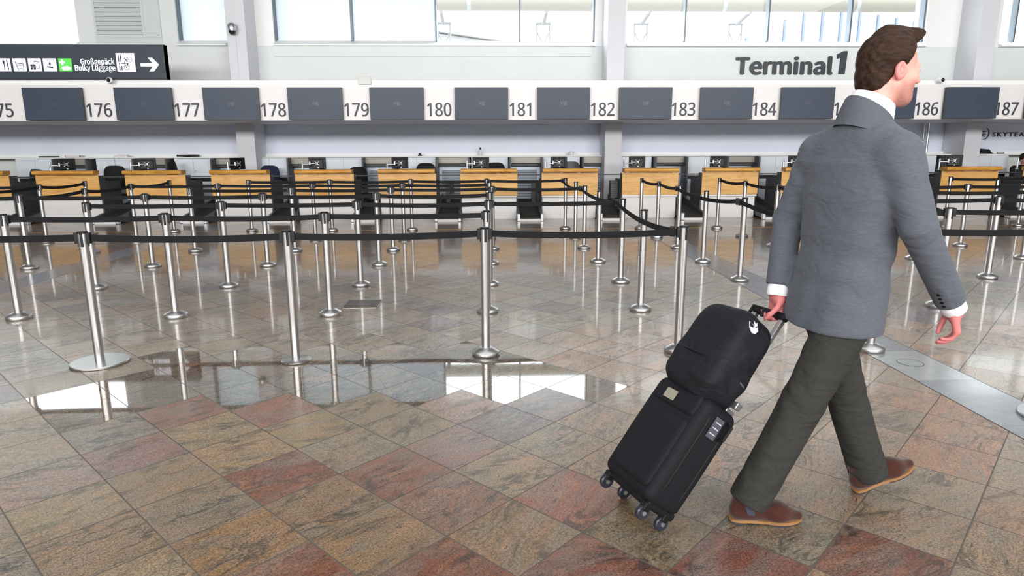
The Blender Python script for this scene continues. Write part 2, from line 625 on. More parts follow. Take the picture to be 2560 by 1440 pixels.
def make_floor():
    vs, fs, cols, rough, seed, uvs, coat = [], [], [], [], [], [], []
    for i in range(-40, 75):
        for j in range(-75, 40):
            cx = GX + (i + .5) * GU[0] + (j + .5) * GV[0]
            cy = GY + (i + .5) * GU[1] + (j + .5) * GV[1]
            if not (-17.4 < cx < 17.4 and -14.4 < cy < 16.9):
                continue
            o = len(vs)
            for a, b in ((0, 0), (0, 1), (1, 1), (1, 0)):
                vs.append((GX + (i + a) * GU[0] + (j + b) * GV[0], GY + (i + a) * GU[1] + (j + b) * GV[1], 0))
                uvs.append((a, b))
            fs.append((o, o + 1, o + 2, o + 3))
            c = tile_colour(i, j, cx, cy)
            dirn = trnd.random()
            if (i, j) in POLISHED:
                g = 0.03
                k_ = 0.15
            elif cy > 5.2:
                g = trnd.uniform(0.30, 0.38)
                k_ = 0.55
            elif cx > 0.6:
                g = trnd.uniform(0.27, 0.36)
                k_ = 0.12
            else:
                g = trnd.uniform(0.27, 0.36)
                k_ = 0.06
            if (i, j) in POLISHED:
                c = tuple(q * .62 for q in c)
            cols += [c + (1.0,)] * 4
            rough += [g] * 4
            seed += [dirn] * 4
            coat += [k_] * 4
    me = bpy.data.meshes.new('floor')
    me.from_pydata(vs, [], fs)
    a = me.attributes.new('stone', 'FLOAT_COLOR', 'CORNER')
    a.data.foreach_set('color', np.array(cols, dtype=np.float32).ravel())
    a = me.attributes.new('polish', 'FLOAT', 'CORNER')
    a.data.foreach_set('value', np.array(rough, dtype=np.float32))
    a = me.attributes.new('seed', 'FLOAT', 'CORNER')
    a.data.foreach_set('value', np.array(seed, dtype=np.float32))
    a = me.attributes.new('wax', 'FLOAT', 'CORNER')
    a.data.foreach_set('value', np.array(coat, dtype=np.float32))
    uv = me.uv_layers.new(name='slab')
    uv.data.foreach_set('uv', np.array(uvs, dtype=np.float32).ravel())
    m = bpy.data.materials.new('granite_slabs')
    m.use_nodes = True
    n, l = nodes(m)
    b = n['Principled BSDF']

    def attr(nm):
        q = n.new('ShaderNodeAttribute')
        q.attribute_name = nm
        return q

    def math_(op, x, y=None, clamp=False):
        q = n.new('ShaderNodeMath')
        q.operation = op
        q.use_clamp = clamp
        for k, t in ((0, x), (1, y)):
            if t is None:
                continue
            if isinstance(t, (int, float)):
                q.inputs[k].default_value = t
            else:
                l.new(t, q.inputs[k])
        return q.outputs[0]

    def mixc(f, c0, c1, mode='MIX'):
        q = n.new('ShaderNodeMix')
        q.data_type = 'RGBA'
        q.blend_type = mode
        for k, t in ((0, f), (6, c0), (7, c1)):
            if isinstance(t, (int, float)):
                q.inputs[k].default_value = t
            elif isinstance(t, tuple):
                q.inputs[k].default_value = t
            else:
                l.new(t, q.inputs[k])
        return q.outputs[2]
    st, po, se = attr('stone'), attr('polish'), attr('seed')
    tc = n.new('ShaderNodeTexCoord')
    # rotate the stone pattern slab by slab
    vr = n.new('ShaderNodeVectorRotate')
    vr.rotation_type = 'Z_AXIS'
    l.new(tc.outputs['Object'], vr.inputs[0])
    ang = math_('MULTIPLY_ADD', se.outputs['Fac'], 0.9)
    ang.node.inputs[2].default_value = -0.35 - GA
    l.new(ang, vr.inputs['Angle'])
    off = n.new('ShaderNodeCombineXYZ')
    l.new(math_('MULTIPLY', se.outputs['Fac'], 97.0), off.inputs[2])
    l.new(math_('MULTIPLY', se.outputs['Fac'], 31.0), off.inputs[0])
    ad = n.new('ShaderNodeVectorMath')
    l.new(vr.outputs[0], ad.inputs[0])
    l.new(off.outputs[0], ad.inputs[1])
    mp = n.new('ShaderNodeMapping')
    mp.inputs['Scale'].default_value = (1.0, 5.0, 1.0)
    l.new(ad.outputs[0], mp.inputs[0])

    def noise(vec, s, d, dist=0.0, r=0.55):
        q = n.new('ShaderNodeTexNoise')
        q.inputs['Scale'].default_value = s
        q.inputs['Detail'].default_value = d
        q.inputs['Distortion'].default_value = dist
        q.inputs['Roughness'].default_value = r
        l.new(vec, q.inputs[0])
        return q.outputs[0]

    def ramp(x, p0, p1, c0=(0, 0, 0, 1), c1=(1, 1, 1, 1)):
        q = n.new('ShaderNodeValToRGB')
        q.color_ramp.elements[0].position, q.color_ramp.elements[0].color = p0, c0
        q.color_ramp.elements[1].position, q.color_ramp.elements[1].color = p1, c1
        l.new(x, q.inputs[0])
        return q.outputs[0]
    def ridge(x, wd):
        return ramp(math_('ABSOLUTE', math_('SUBTRACT', x, 0.5)), 0.0, wd, (1, 1, 1, 1), (0, 0, 0, 1))
    mp2 = n.new('ShaderNodeMapping')
    mp2.inputs['Scale'].default_value = (1.0, 2.6, 1.0)
    l.new(ad.outputs[0], mp2.inputs[0])
    gate = ramp(noise(mp2.outputs[0], 2.6, 2, 0.6), 0.44, 0.62)
    vein = math_('MULTIPLY', ridge(noise(mp2.outputs[0], 3.4, 5, 1.6), 0.07), gate)
    band = ramp(noise(mp2.outputs[0], 2.4, 4, 1.5), 0.42, 0.62)
    warm = ramp(noise(mp2.outputs[0], 3.6, 4, 1.2), 0.52, 0.70)
    speck = ramp(noise(ad.outputs[0], 120.0, 3, 0, 0.75), 0.40, 0.60)
    streak = ramp(noise(mp.outputs[0], 22.0, 5, 0.8), 0.58, 0.70)
    c = mixc(math_('MULTIPLY', band, 0.8), st.outputs['Color'], mixc(0.6, st.outputs['Color'], (0.17, 0.17, 0.15, 1)))
    c = mixc(math_('MULTIPLY', warm, 0.75), c, mixc(0.5, c, (0.38, 0.20, 0.11, 1)))
    c = mixc(math_('MULTIPLY', vein, 1.0), c, mixc(0.8, c, (0.03, 0.032, 0.030, 1)))
    c = mixc(math_('MULTIPLY', streak, 0.95), c, mixc(0.8, c, (0.022, 0.02, 0.018, 1)))
    spk = n.new('ShaderNodeMapRange')
    spk.inputs[3].default_value = 0.55
    spk.inputs[4].default_value = 1.30
    l.new(speck, spk.inputs[0])
    cc = n.new('ShaderNodeCombineColor')
    for k in range(3):
        l.new(spk.outputs[0], cc.inputs[k])
    c = mixc(1.0, c, cc.outputs[0], 'MULTIPLY')
    uvn = n.new('ShaderNodeUVMap')
    uvn.uv_map = 'slab'
    sx = n.new('ShaderNodeSeparateXYZ')
    l.new(uvn.outputs[0], sx.inputs[0])

    def edge(k):
        return math_('MINIMUM', k, math_('SUBTRACT', 1.0, k))
    dmin = math_('MINIMUM', edge(sx.outputs[0]), edge(sx.outputs[1]))
    grout = math_('LESS_THAN', dmin, 0.0078)
    c = mixc(math_('MULTIPLY', grout, 0.9), c, (0.075, 0.066, 0.058, 1))
    l.new(c, b.inputs['Base Color'])
    ro = math_('ADD', po.outputs['Fac'], math_('MULTIPLY', grout, 0.4))
    l.new(ro, b.inputs['Roughness'])
    b.inputs['Specular IOR Level'].default_value = 0.6
    l.new(attr('wax').outputs['Fac'], b.inputs['Coat Weight'])
    b.inputs['Coat Roughness'].default_value = 0.07
    bp = n.new('ShaderNodeBump')
    bp.inputs['Strength'].default_value = 0.35
    bp.inputs['Distance'].default_value = 0.002
    l.new(math_('SUBTRACT', 1.0, grout), bp.inputs['Height'])
    l.new(bp.outputs[0], b.inputs['Normal'])
    me.materials.append(m)
    o = bpy.data.objects.new('floor', me)
    C.objects.link(o)
    o['kind'] = 'structure'


make_floor()
BX0, BX1 = 2.785, 3.185
mb = MB()
ys = [-2.0, 1.1, 1.85, 2.55, 3.27, 3.99, 4.62, 5.4, 6.2, 7.0, 7.8, 8.6, 9.4, 10.2, 11.0, 11.8, 13.0]
for a, b in zip(ys[:-1], ys[1:]):
    if (a, b) != (3.99, 4.62):
        mb.box(BX0, BX1, a + .0015, b - .0015, 0, 0.0012)
struct('trim_1', mb, M['slab'])
mb = MB().box(BX0, BX1, 3.9915, 4.6185, 0, 0.0012)
struct('trim_2', mb, M['slab_light'])
mb = MB().box(BX0 - .006, BX0, -2, 13, 0, 0.0011).box(BX1, BX1 + .006, -2, 13, 0, 0.0011)
struct('trim_3', mb, M['groove'])
mb = MB()
for a, b in zip([5.5 + .8 * k for k in range(10)], [6.3 + .8 * k for k in range(10)]):
    mb.box(-5.62, -5.22, a + .0015, b - .0015, 0, 0.0012)
struct('trim_4', mb, M['slab'])
mb = MB().box(-15, 15, 12.36, 12.385, 0, 0.0014)
struct('trim_5', mb, M['yellow'])

# ---- walls
mb = MB()
mb.box(-17, 17, 16.4, 16.8, 0, 2.95)
mb.box(-17, 17, 16.3, 16.8, 2.95, 3.84)
mb.box(-9.42, -7.17, 16.3, 16.8, 3.84, 5.3)
mb.box(-17, 17, 16.3, 16.8, 5.3, 8.0)
mb.box(-5.0, 2.45, 16.262, 16.3, 3.62, 3.84)
struct('wall_back', mb, M['upper_wall'])
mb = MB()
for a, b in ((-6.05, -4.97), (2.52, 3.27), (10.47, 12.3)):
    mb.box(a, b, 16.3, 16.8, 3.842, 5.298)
struct('trim_11', mb, M['sill_white'])  # brighter white on the piers stands in for strong light on them
mb = MB().box(-17, 17, 16.37, 16.398, 1.38, 2.07)
struct('wall_lower', mb, M['lower_wall'])
mb = MB()
for a, b in ((-17, -9.42), (-7.17, -6.05), (-4.97, 2.52), (3.27, 10.47), (12.3, 17)):
    mb.prism([(16.16, 3.842), (16.16, 3.868), (16.46, 3.985), (16.46, 3.842)], 'x', a, b)
struct('trim_6', mb, M['sill_white'])
mb = MB().box(-17, 17, 14.14, 16.36, 2.775, 2.868)
mb.box(-17, 17, 16.24, 16.3, 2.868, 2.955)
struct('trim_7', mb, M['sill_white'])
struct('fascia_beam', MB().box(-17, 17, 14.0, 16.36, 2.07, 2.774), M['fascia'])
mb = MB()
for x in (-9.66, -7.88, -6.13, -4.42, -2.72, -1.03, 0.66, 2.36, 4.05, 5.74, 7.46, 9.2, 10.94):
    mb.box(x + .34, x + .343, 13.996, 13.9995, 2.071, 2.773)
struct('trim_8', mb, M['grey_box'])
struct('wall_left', MB().box(-17.4, -17, -14, 16.8, 0, 8), M['hall_wall'])
struct('wall_right', MB().box(17, 17.4, -14, 16.8, 0, 8), M['hall_wall'])
mb = MB().box(-17.4, 17.4, -14.4, -14, 0, 8)
struct('wall_front', mb, M['hall_wall'])
struct('ceiling', MB().box(-17.4, 17.4, -14.4, 16.8, 8, 8.3), M['ceiling'])
for x0, x1 in ((-5.78, -5.37), (2.70, 3.09), (11.29, 11.69)):
    struct('column', MB().box(x0, x1, 15.6, 16.35, 0, 8.0), M['column'])
# slim service pipe and wall return beside the right-hand column
struct('trim_9', MB().tube([(10.78, 16.2, 1.38), (10.78, 16.2, 2.07)], 0.03).tube([(10.70, 16.25, 1.38), (10.70, 16.25, 2.07)], 0.02), M['alu'])
# board that runs along the wall above the cabinets
struct('trim_10', MB().box(-17, 17, 15.99, 16.4, 1.296, 1.322).box(-17, 17, 16.3, 16.37, 1.322, 1.39), M['sill_white'])


def window(n, x0, x1, muls, frosted=(), dark_first=True):
    f = MB()
    f.box(x0, x1, 16.44, 16.56, 5.22, 5.3)
    f.box(x0, x1, 16.46, 16.56, 3.95, 3.99)
    fr = struct('window_%d' % n, f, M['sill_white'])
    e = [x0] + list(muls) + [x1]
    for k in range(len(e) - 1):
        MB().box(e[k], e[k + 1], 16.53, 16.538, 3.98, 5.23).build('pane', M['frosted'] if k in frosted else M['glass'], fr)
    for k, x in enumerate(e):
        if (k == 0 and n in (1, 5)) or (k == len(e) - 1 and n in (1, 2, 5)) or (k == 0 and n == 4):
            continue
        MB().box(x - .02, x + .02, 16.37, 16.56, 3.98, 5.25).build('mullion', M['mullion'], fr)


window(1, -14.5, -9.42, [-11.9])
window(2, -7.17, -6.05, [], (0,))
window(3, -4.97, 2.50, [-3.19, -1.22, 0.75], (0, 1))
window(4, 3.27, 10.45, [4.68, 6.68, 8.67])
window(5, 12.3, 15.5, [12.72, 14.2])

# ---- louvred vent beside the left window
v = thing('louvre_vent', 'pale grey louvred vent panel high on the wall above the bulky luggage sign', 'vent', (-8.47, 16.3, 4.0))
mb = MB()
mb.box(-.55, .95, -.03, 0, .02, .075).box(-.55, -.5, -.03, 0, .075, 1.3).box(.53, .58, -.03, 0, .075, 1.3).box(.90, .95, -.03, 0, .075, 1.3)
mb.box(-.55, .95, -.012, 0, -.10, .02)
mb.build('frame', M['vent'], v)
mb = MB()
for k in range(12):
    z = .085 + k * .098
    mb.prism([(-.045, z), (-.004, z + .088), (-.004, z + .098), (-.045, z + .012)], 'x', -.5, .53)
mb.build('slats', M['vent'], v)
MB().box(.58, .90, -.02, 0, .085, 1.3).build('side_panel', M['vent'], v)
MB().box(.58, .90, -.021, 0, .070, .085).build('dark_line', M['dark_grey'], v)  # solid dark strip along the lower edge of the side panel

# ---- what stands outside the windows
o = MB().tube([(-1.75, 20.6, 5.66), (15, 20.6, 5.66)], .21, n=28).build('canopy_tube', M['tan_canopy'])
tag(o, 'wide tan canopy tube outside, across the top of the clear windows', 'canopy')
for k, x in enumerate((-.55, 3.1, 7.0, 11.0)):
    o = MB().tube([(x - .06, 20.6, 5.66), (x + .06, 20.6, 5.66)], .218, n=28).build('canopy_strap', M['out_white'])
    tag(o, 'white strap round the tan canopy tube outside, %s of four from the left' % ('first', 'second', 'third', 'fourth')[k], 'strap', 'straps on the canopy tube')
for k, x in enumerate((-1.42, 1.78, 4.95, 8.05)):
    t = thing('lattice_mast', 'pale lattice mast outside the clear windows, %s of four from the left' % ('first', 'second', 'third', 'fourth')[k], 'mast', (x, 22.4, 0), 0, 'lattice masts')
    mb = MB()
    for s in (-.24, .24):
        mb.tube([(s, 0, 2.0), (s * .85, 0, 5.45)], .03, n=8)
    mb.tube([(-.24, 0, 5.43), (.24, 0, 5.43)], .05, n=8)
    mb.build('legs', M['out_grey'], t)
    mb = MB()
    for z in (3.4, 4.35):
        mb.tube([(-.23, 0, z), (.22, 0, z + .85)], .022, n=8).tube([(.23, 0, z), (-.22, 0, z + .85)], .022, n=8)
    mb.build('braces', M['out_grey'], t)
    MB().tube([(0, -.1, 5.4), (0, -1.5, 5.6)], .06, n=8).build('hanger', M['out_grey'], t)
t = thing('hangar', 'low white building with grey bays outside, behind the lattice masts', 'building', (3, 44, 0))
MB().prism([(-9, 0), (9, 0), (9, 6.5), (-9, 9.0)], 'y', 0, 8).build('wall', M['out_white'], t)
mb = MB()
for k in range(7):
    x = -8.2 + k * 2.4
    zt = 9.0 - (x + 9) * .139 - .7
    mb.box(x, x + 1.7, -.06, 0, 4.5, zt - .25)
mb.build('bay_doors', M['out_grey'], t)
mb = MB()
mb.prism([(-9.4, 9.1), (9.4, 6.5), (9.4, 6.75), (-9.4, 9.4)], 'y', -.5, 8.2)
mb.build('roof', M['out_white'], t)
t = thing('terminal_wing', 'pale blue ribbed building outside the right-hand clear windows', 'building', (20.5, 40, 0))
MB().prism([(-6, 0), (9, 0), (9, 8.1), (1, 9.3), (-1, 9.9), (-6, 7.6)], 'y', 0, 8).build('wall', M['out_white'], t)
mb = MB()
for k in range(13):
    x = -5.5 + k * 1.1
    zt = min(7.6 + (x + 6) * .46, 9.9) if x < -1 else 9.3 - (x - 1) * .15
    mb.box(x, x + .12, -.1, 0, 4, zt - .1)
mb.build('ribs', M['out_blue'], t)
struct('ground_outside', MB().box(-60, 60, 17.5, 120, -.3, -.1), M['out_ground'])

# ================================================================== SIGNS ON THE FASCIA
NUM = [(175, -9.816), (176, -7.87), (177, -6.121), (178, -4.388), (179, -2.706), (180, -1.019), (181, .65), (182, 2.357),
       (183, 4.045), (184, 5.754), (185, 7.477), (186, 9.213), (187, 10.938)]
for nn, x in NUM:
    o = text_mesh('counter_number', str(nn), 0.258, 0.004, M['letter'], (x, 13.996, 2.152), bold=0.005, fnt='num', sx=0.86)
    tag(o, 'dark counter number %d on the white fascia' % nn, 'number', 'counter numbers')
SCR = [(-8.704, 1.16), (-6.927, 1.13), (-5.194, 1.105), (-3.514, 1.098), (-1.868, 1.092), (-.148, 1.09), (1.533, 1.088), (3.226, 1.095),
       (4.914, 1.10), (6.616, 1.12), (8.34, 1.125), (10.099, 1.132), (11.86, 1.14)]
for k, (x, wd) in enumerate(SCR):
    nn = 176 + k
    t = thing('display_screen', 'dark switched-off screen on the fascia just left of number %d' % nn if nn < 188 else
              'lit screen at the right edge of the picture, right of number 187', 'screen', (x, 13.9, 2.395), 0, 'fascia screens')
    MB().box(-wd / 2, wd / 2, 0, .065, -.318, .318, .006).build('housing', M['screen_rim'], t)
    MB().box(-wd / 2 + .012, wd / 2 - .012, -.002, .001, -.306, .306).build('panel', M['screen'] if nn < 188 else M['lit'], t)
    if nn < 188:
        text_mesh('logo', 'VIE', .07, .0006, M['faint'], (0, -.0025, -.035), t)
    MB().box(-.2, .2, .064, .092, -.1, .1).build('bracket', M['dark_grey'], t)

# the large terminal lettering
o = text_mesh('terminal_lettering', 'Terminal', .365, .03, M['letter_big'], (5.93, 16.298, 3.222), bold=.026, width=2.33, fnt='word', align='L')
tag(o, 'large dark raised word Terminal on the white wall', 'lettering')
o = MB().prism([(.075, 0), (.225, 0), (.25, .525), (.155, .525), (0, .45), (.012, .345), (.098, .378)], 'y', 16.268, 16.298).build('terminal_digit', M['letter_big'])
o.location = (8.36, 0, 3.222)
tag(o, 'large dark raised digit 1 right of the word Terminal', 'lettering')

# alliance logo on the right-hand wall
o = text_mesh('alliance_lettering', 'SKYTEAM', .10, .006, M['letter_navy'], (12.53, 16.366, 1.742), bold=.005, sx=1.35, spacing=1.25, align='L')
tag(o, 'dark blue capital lettering on the pale wall at the right edge', 'lettering')
mb = MB()
cx, cz, R = 12.285, 1.81, .165
arc = []
for k in range(25):
    a = math.radians(72 - k * 7.2)
    arc.append((a, R * (1 - .004 * k)))
outer = [(cx + r * math.cos(a), cz + r * math.sin(a)) for a, r in arc]
inner = [(cx + (r - .003 - .02 * math.sin(math.pi * i / 24)) * math.cos(a), cz + (r - .003 - .02 * math.sin(math.pi * i / 24)) * math.sin(a)) for i, (a, r) in enumerate(arc)]
for i in range(24):
    mb.prism([outer[i], outer[i + 1], inner[i + 1], inner[i]], 'y', 16.358, 16.369)
e = thing('alliance_emblem', 'dark blue arc and ribbon emblem left of the capital lettering on the right wall', 'emblem')
mb.build('arc', M['letter_navy'], e)
mb = MB()
for q in range(4):
    pts = []
    for k in range(9):
        u = k / 8
        pts.append((cx - .15 + .21 * u, cz - .055 - q * .012 + .11 * u + .03 * math.sin(u * 3.1) - .03 * q * u + .02 * (3 - q) * u * (1 - u)))
    for i in range(8):
        t = .006 + .008 * math.sin(math.pi * (i + .5) / 8)
        mb.prism([(pts[i][0], pts[i][1] - t), (pts[i + 1][0], pts[i + 1][1] - t), (pts[i + 1][0], pts[i + 1][1] + t), (pts[i][0], pts[i][1] + t)], 'y', 16.358 + q * .0002, 16.369)
mb.build('ribbon', M['letter_navy'], e)

# ---- bulky luggage sign
sg = thing('direction_sign', 'dark grey overhead sign pointing right to bulky luggage with white pictograms', 'sign', (-6.5, 14.08, 2.895))
W = 5.5
MB().box(-W, -.02, 0, .16, 0, .655, .008).build('housing', M['sign'], sg)
MB().prism([(-.02, 0), (.0, .16), (.0, .0)], 'z', .0, .655).box(-.022, .0, .002, .16, .0, .655).build('end_cap', M['sign_edge'], sg)
MB().box(-W, 0, .01, .15, -.012, .0).build('under_edge', M['sign_edge'], sg)


def pict(x0, x1, z0, z1, m, name='pictogram'):
    return MB().box(x0, x1, -.004, 0, z0, z1).build(name, m, sg)


def ink(mb, parent, m=None):
    o = mb.build('symbol', m or M['ink'], parent)
    return o


Y0, Y1 = -.0065, -.0035
fx = lambda x: x + 6.5           # wall coordinates -> sign coordinates
fz = lambda z: z - 2.895


def seg(mb, x0, z0, x1, z1, t=.007):
    dx, dz = x1 - x0, z1 - z0
    L = math.hypot(dx, dz)
    nx, nz = -dz / L * t, dx / L * t
    mb.prism([(x0 + nx, z0 + nz), (x0 - nx, z0 - nz), (x1 - nx, z1 - nz), (x1 + nx, z1 + nz)], 'y', Y0, Y1)


def ring(mb, cx, cz, r, t=.007, n=28):
    for k in range(n):
        a, b = 2 * math.pi * k / n, 2 * math.pi * (k + 1) / n
        mb.prism([(cx + r * math.cos(a), cz + r * math.sin(a)), (cx + r * math.cos(b), cz + r * math.sin(b)),
                  (cx + (r - t) * math.cos(b), cz + (r - t) * math.sin(b)), (cx + (r - t) * math.cos(a), cz + (r - t) * math.sin(a))], 'y', Y0, Y1)


def disc(mb, cx, cz, r, n=18, rz=None):
    mb.prism([(cx + r * math.cos(2 * math.pi * k / n), cz + (rz or r) * math.sin(2 * math.pi * k / n)) for k in range(n)], 'y', Y0, Y1)


zb, zt = fz(3.035), fz(3.285)
# cutlery
p = pict(fx(-9.79), fx(-9.535), zb, zt, M['lit'])
mb = MB()
seg(mb, fx(-9.585), zb + .03, fx(-9.60), zb + .22, .009)
seg(mb, fx(-9.66), zb + .03, fx(-9.66), zb + .16, .007)
disc(mb, fx(-9.665), zb + .17, .018, 12, .03)
for d in (-.014, 0, .014):
    seg(mb, fx(-9.665) + d, zb + .17, fx(-9.665) + d, zb + .225, .003)
ink(mb, p)
# trolley
x0 = fx(-9.487)
p = pict(x0, x0 + .255, zb, zt, M['lit'])
mb = MB()
seg(mb, x0 + .02, zb + .185, x0 + .05, zb + .18, .004)
seg(mb, x0 + .05, zb + .18, x0 + .085, zb + .055, .005)
seg(mb, x0 + .055, zb + .165, x0 + .205, zb + .14, .006)
for k in range(3):
    seg(mb, x0 + .065 + k * .006, zb + .135 - k * .022, x0 + .205 - k * .003, zb + .122 - k * .018, .0025)
seg(mb, x0 + .205, zb + .14, x0 + .195, zb + .075, .004)
seg(mb, x0 + .085, zb + .055, x0 + .2, zb + .055, .004)
ring(mb, x0 + .095, zb + .03, .014, .004, 14)
ring(mb, x0 + .19, zb + .03, .014, .004, 14)
ink(mb, p)
# shopping bag and parcel
x0 = fx(-9.19)
p = pict(x0, x0 + .255, zb, zt, M['lit'])
mb = MB()
seg(mb, x0 + .11, zb + .185, x0 + .205, zb + .185, .004)
seg(mb, x0 + .205, zb + .185, x0 + .215, zb + .06, .003)
seg(mb, x0 + .15, zb + .06, x0 + .215, zb + .06, .003)
ring(mb, x0 + .157, zb + .188, .03, .004, 18)
for a in (0, 1):
    for b in (0, 1):
        mb.box(x0 + .04 + a * .055, x0 + .085 + a * .055, Y0, Y1, zb + .035 + b * .055, zb + .08 + b * .055)
ink(mb, p)
# tax free stamp
x0 = fx(-8.896)
p = pict(x0, x0 + .257, zb, zt, M['lit'])
mb = MB()
disc(mb, x0 + .13, zb + .15, .02, 16, .026)
seg(mb, x0 + .13, zb + .14, x0 + .125, zb + .09, .008)
seg(mb, x0 + .065, zb + .09, x0 + .185, zb + .075, .012)
ink(mb, p)
t = text_mesh('symbol', 'TAX FREE', .026, .001, M['ink_soft'], (x0 + .122, -.0042, zb + .205), p, 0, width=.2)
# first aid and nursing
x0 = fx(-8.595)
p = pict(x0, x0 + .258, zb, zt, M['lit_green'])
mb = MB()
mb.box(x0 + .02, x0 + .13, Y0, Y1, zb + .155, zb + .192).box(x0 + .057, x0 + .093, Y0, Y1, zb + .12, zb + .23)
disc(mb, x0 + .10, zb + .06, .05, 18, .04)
disc(mb, x0 + .155, zb + .065, .05, 18, .042)
disc(mb, x0 + .2, zb + .06, .036, 18, .03)
ink(mb, p, M['lit'])
# wording
text_mesh('wording', 'Großgepäck', .107, .003, M['lit'], (fx(-7.50), 0, fz(3.171)), sg, .0034, width=.66, fnt='word', align='R')
text_mesh('wording', 'Bulky Luggage', .107, .003, M['lit'], (fx(-7.495), 0, fz(3.052)), sg, .0034, width=.79, fnt='word', align='R')
# skis and bicycle
x0, z0 = fx(-7.455), fz(3.028)
p = pict(x0, x0 + .365, z0, z0 + .36, M['lit'])
mb = MB()
for d in (0, .042):
    seg(mb, x0 + .055 + d, z0 + .03, x0 + .052 + d, z0 + .115, .009)
    seg(mb, x0 + .052 + d, z0 + .145, x0 + .051 + d, z0 + .175, .007)
    seg(mb, x0 + .051 + d, z0 + .19, x0 + .048 + d, z0 + .33, .009)
ring(mb, x0 + .19, z0 + .085, .052, .007)
ring(mb, x0 + .265, z0 + .235, .052, .007)
for a, b in (((.19, .085), (.22, .15)), ((.22, .15), (.15, .16)), ((.15, .16), (.19, .085)), ((.22, .15), (.19, .24)), ((.19, .24), (.15, .16)),
             ((.19, .24), (.265, .235)), ((.22, .15), (.235, .15)), ((.15, .16), (.115, .155)), ((.19, .24), (.165, .265)), ((.165, .265), (.155, .245)), ((.115, .155), (.118, .18))):
    seg(mb, x0 + a[0], z0 + a[1], x0 + b[0], z0 + b[1], .005)
disc(mb, x0 + .19, z0 + .085, .01, 10)
disc(mb, x0 + .22, z0 + .15, .013, 10)
ink(mb, p)
# arrow
xa, za = fx(-6.985), fz(3.165)
MB().prism([(xa, za - .033), (xa + .235, za - .033), (xa + .155, za - .132), (xa + .245, za - .132), (xa + .365, za), (xa + .245, za + .132), (xa + .155, za + .132), (xa + .235, za + .033), (xa, za + .033)], 'y', -.005, 0).build('arrow', M['lit'], sg)


# ---- surveillance cameras and junction box
def dome(loc, label):
    t = thing('security_camera', label, 'camera', loc, 0, 'dome cameras')
    MB().lathe([(.05, .03), (.062, 0), (.055, -.03), (.03, -.045)], axis='y', n=24).build('housing', M['cam_white'], t)
    MB().lathe([(.036, -.045), (.034, -.06), (.02, -.073), (.004, -.078)], axis='y', n=20).build('lens', M['cam_dark'], t)
    MB().box(-.02, .02, .0, .1, -.03, .0).build('bracket', M['cam_white'], t)


dome((-7.6, 14.02, 2.86), 'small white dome camera on the fascia just below the bulky luggage sign')
dome((9.47, 14.02, 2.86), 'small white dome camera on the fascia above number 186')
t = thing('security_camera', 'grey pan-tilt camera with dark dome on the left-hand column', 'camera', (-5.62, 15.48, 4.06), 0, 'dome cameras')
MB().lathe([(.085, -.02), (.095, .02), (.09, .10), (.06, .14)], n=24).box(-.05, .05, 0, .12, .04, .13).build('housing', M['alu'], t)
MB().lathe([(.075, -.02), (.07, -.055), (.045, -.09), (.01, -.1)], n=24).build('lens', M['cam_dark'], t)
MB().tube([(.03, .11, .04), (.03, .115, -1.1)], .004, n=6).build('cable', M['column'], t)
o = MB().box(-.13, .13, 14.06, 14.13, 2.79, 2.935, .008).build('junction_box', M['grey_box'])
o.location = (-2.53, 0, 0)
tag(o, 'small pale grey junction box on the ledge above number 179', 'box')

# ================================================================== CHECK-IN DESKS
DESK = [(175, -10.62, 1.28), (176, -8.80, 1.285), (177, -6.994, 1.248), (178, -5.23, 1.226), (179, -3.48, 1.228), (180, -1.744, 1.221),
        (181, -.014, 1.223), (182, 1.712, 1.207), (183, 3.449, 1.217), (184, 5.183, 1.227), (185, 6.92, 1.23), (186, 8.68, 1.24),
        (187, 10.462, 1.258), (188, 12.29, 1.27)]
DY = 14.15
d0 = thing('check_in_desk', '', 'desk', (0, DY, 0), 0, 'check-in desks')
H = .611
MB().box(-H, H, 0, .03, .505, .982, .006).build('front_panel', M['wood'], d0)
MB().box(-H + .015, H - .015, .003, .10, .466, .502).build('ledge', M['laminate'], d0)
MB().box(-H + .028, H - .028, .07, .09, .012, .466).box(-H + .04, H - .04, .08, .1, 0, .012).build('base_panel', M['laminate'], d0)
for s in (-1, 1):
    mb = MB()
    xs = sorted((s * (H - .004), s * (H - .024)))
    mb.prism([(.03, .50), (.09, .50), (.09, .0), (.82, .0), (.82, .83), (.26, .83), (.26, .965), (.03, .965)], 'x', xs[0], xs[1])
    mb.build('side_panel', M['charcoal'], d0)
MB().box(-H + .026, H - .026, .10, .80, .79, .82).box(-H + .026, H - .026, .031, .10, .79, .97).build('worktop', M['dark_grey'], d0)
pr = []
for k in range(9):
    a = math.radians(90 + k * 22.5)
    pr.append((-.085 + .045 * math.cos(a), 1.032 + .043 * math.sin(a)))
pr += [(.10, .990), (.10, 1.075)]
MB().prism(pr, 'x', -.59, .59).build('top_shelf', M['wood_top'], d0)
mb = MB()
for x in (-.5, -.18, .2, .52):
    mb.box(x - .04, x + .04, .0, .09, .968, .992)
mb.build('shelf_supports', M['steel_dark'], d0)
desks = {}
for k, (nn, x, wd) in enumerate(DESK):
    o = d0 if k == 0 else dup(d0, (x, DY, 0))
    o.location = (x, DY, 0)
    o.scale = (wd / 1.222, 1, 1)
    o['label'] = 'wood-fronted white check-in desk under number %d' % nn if nn < 188 else 'wood-fronted check-in desk cut off by the right edge'
    desks[nn] = x

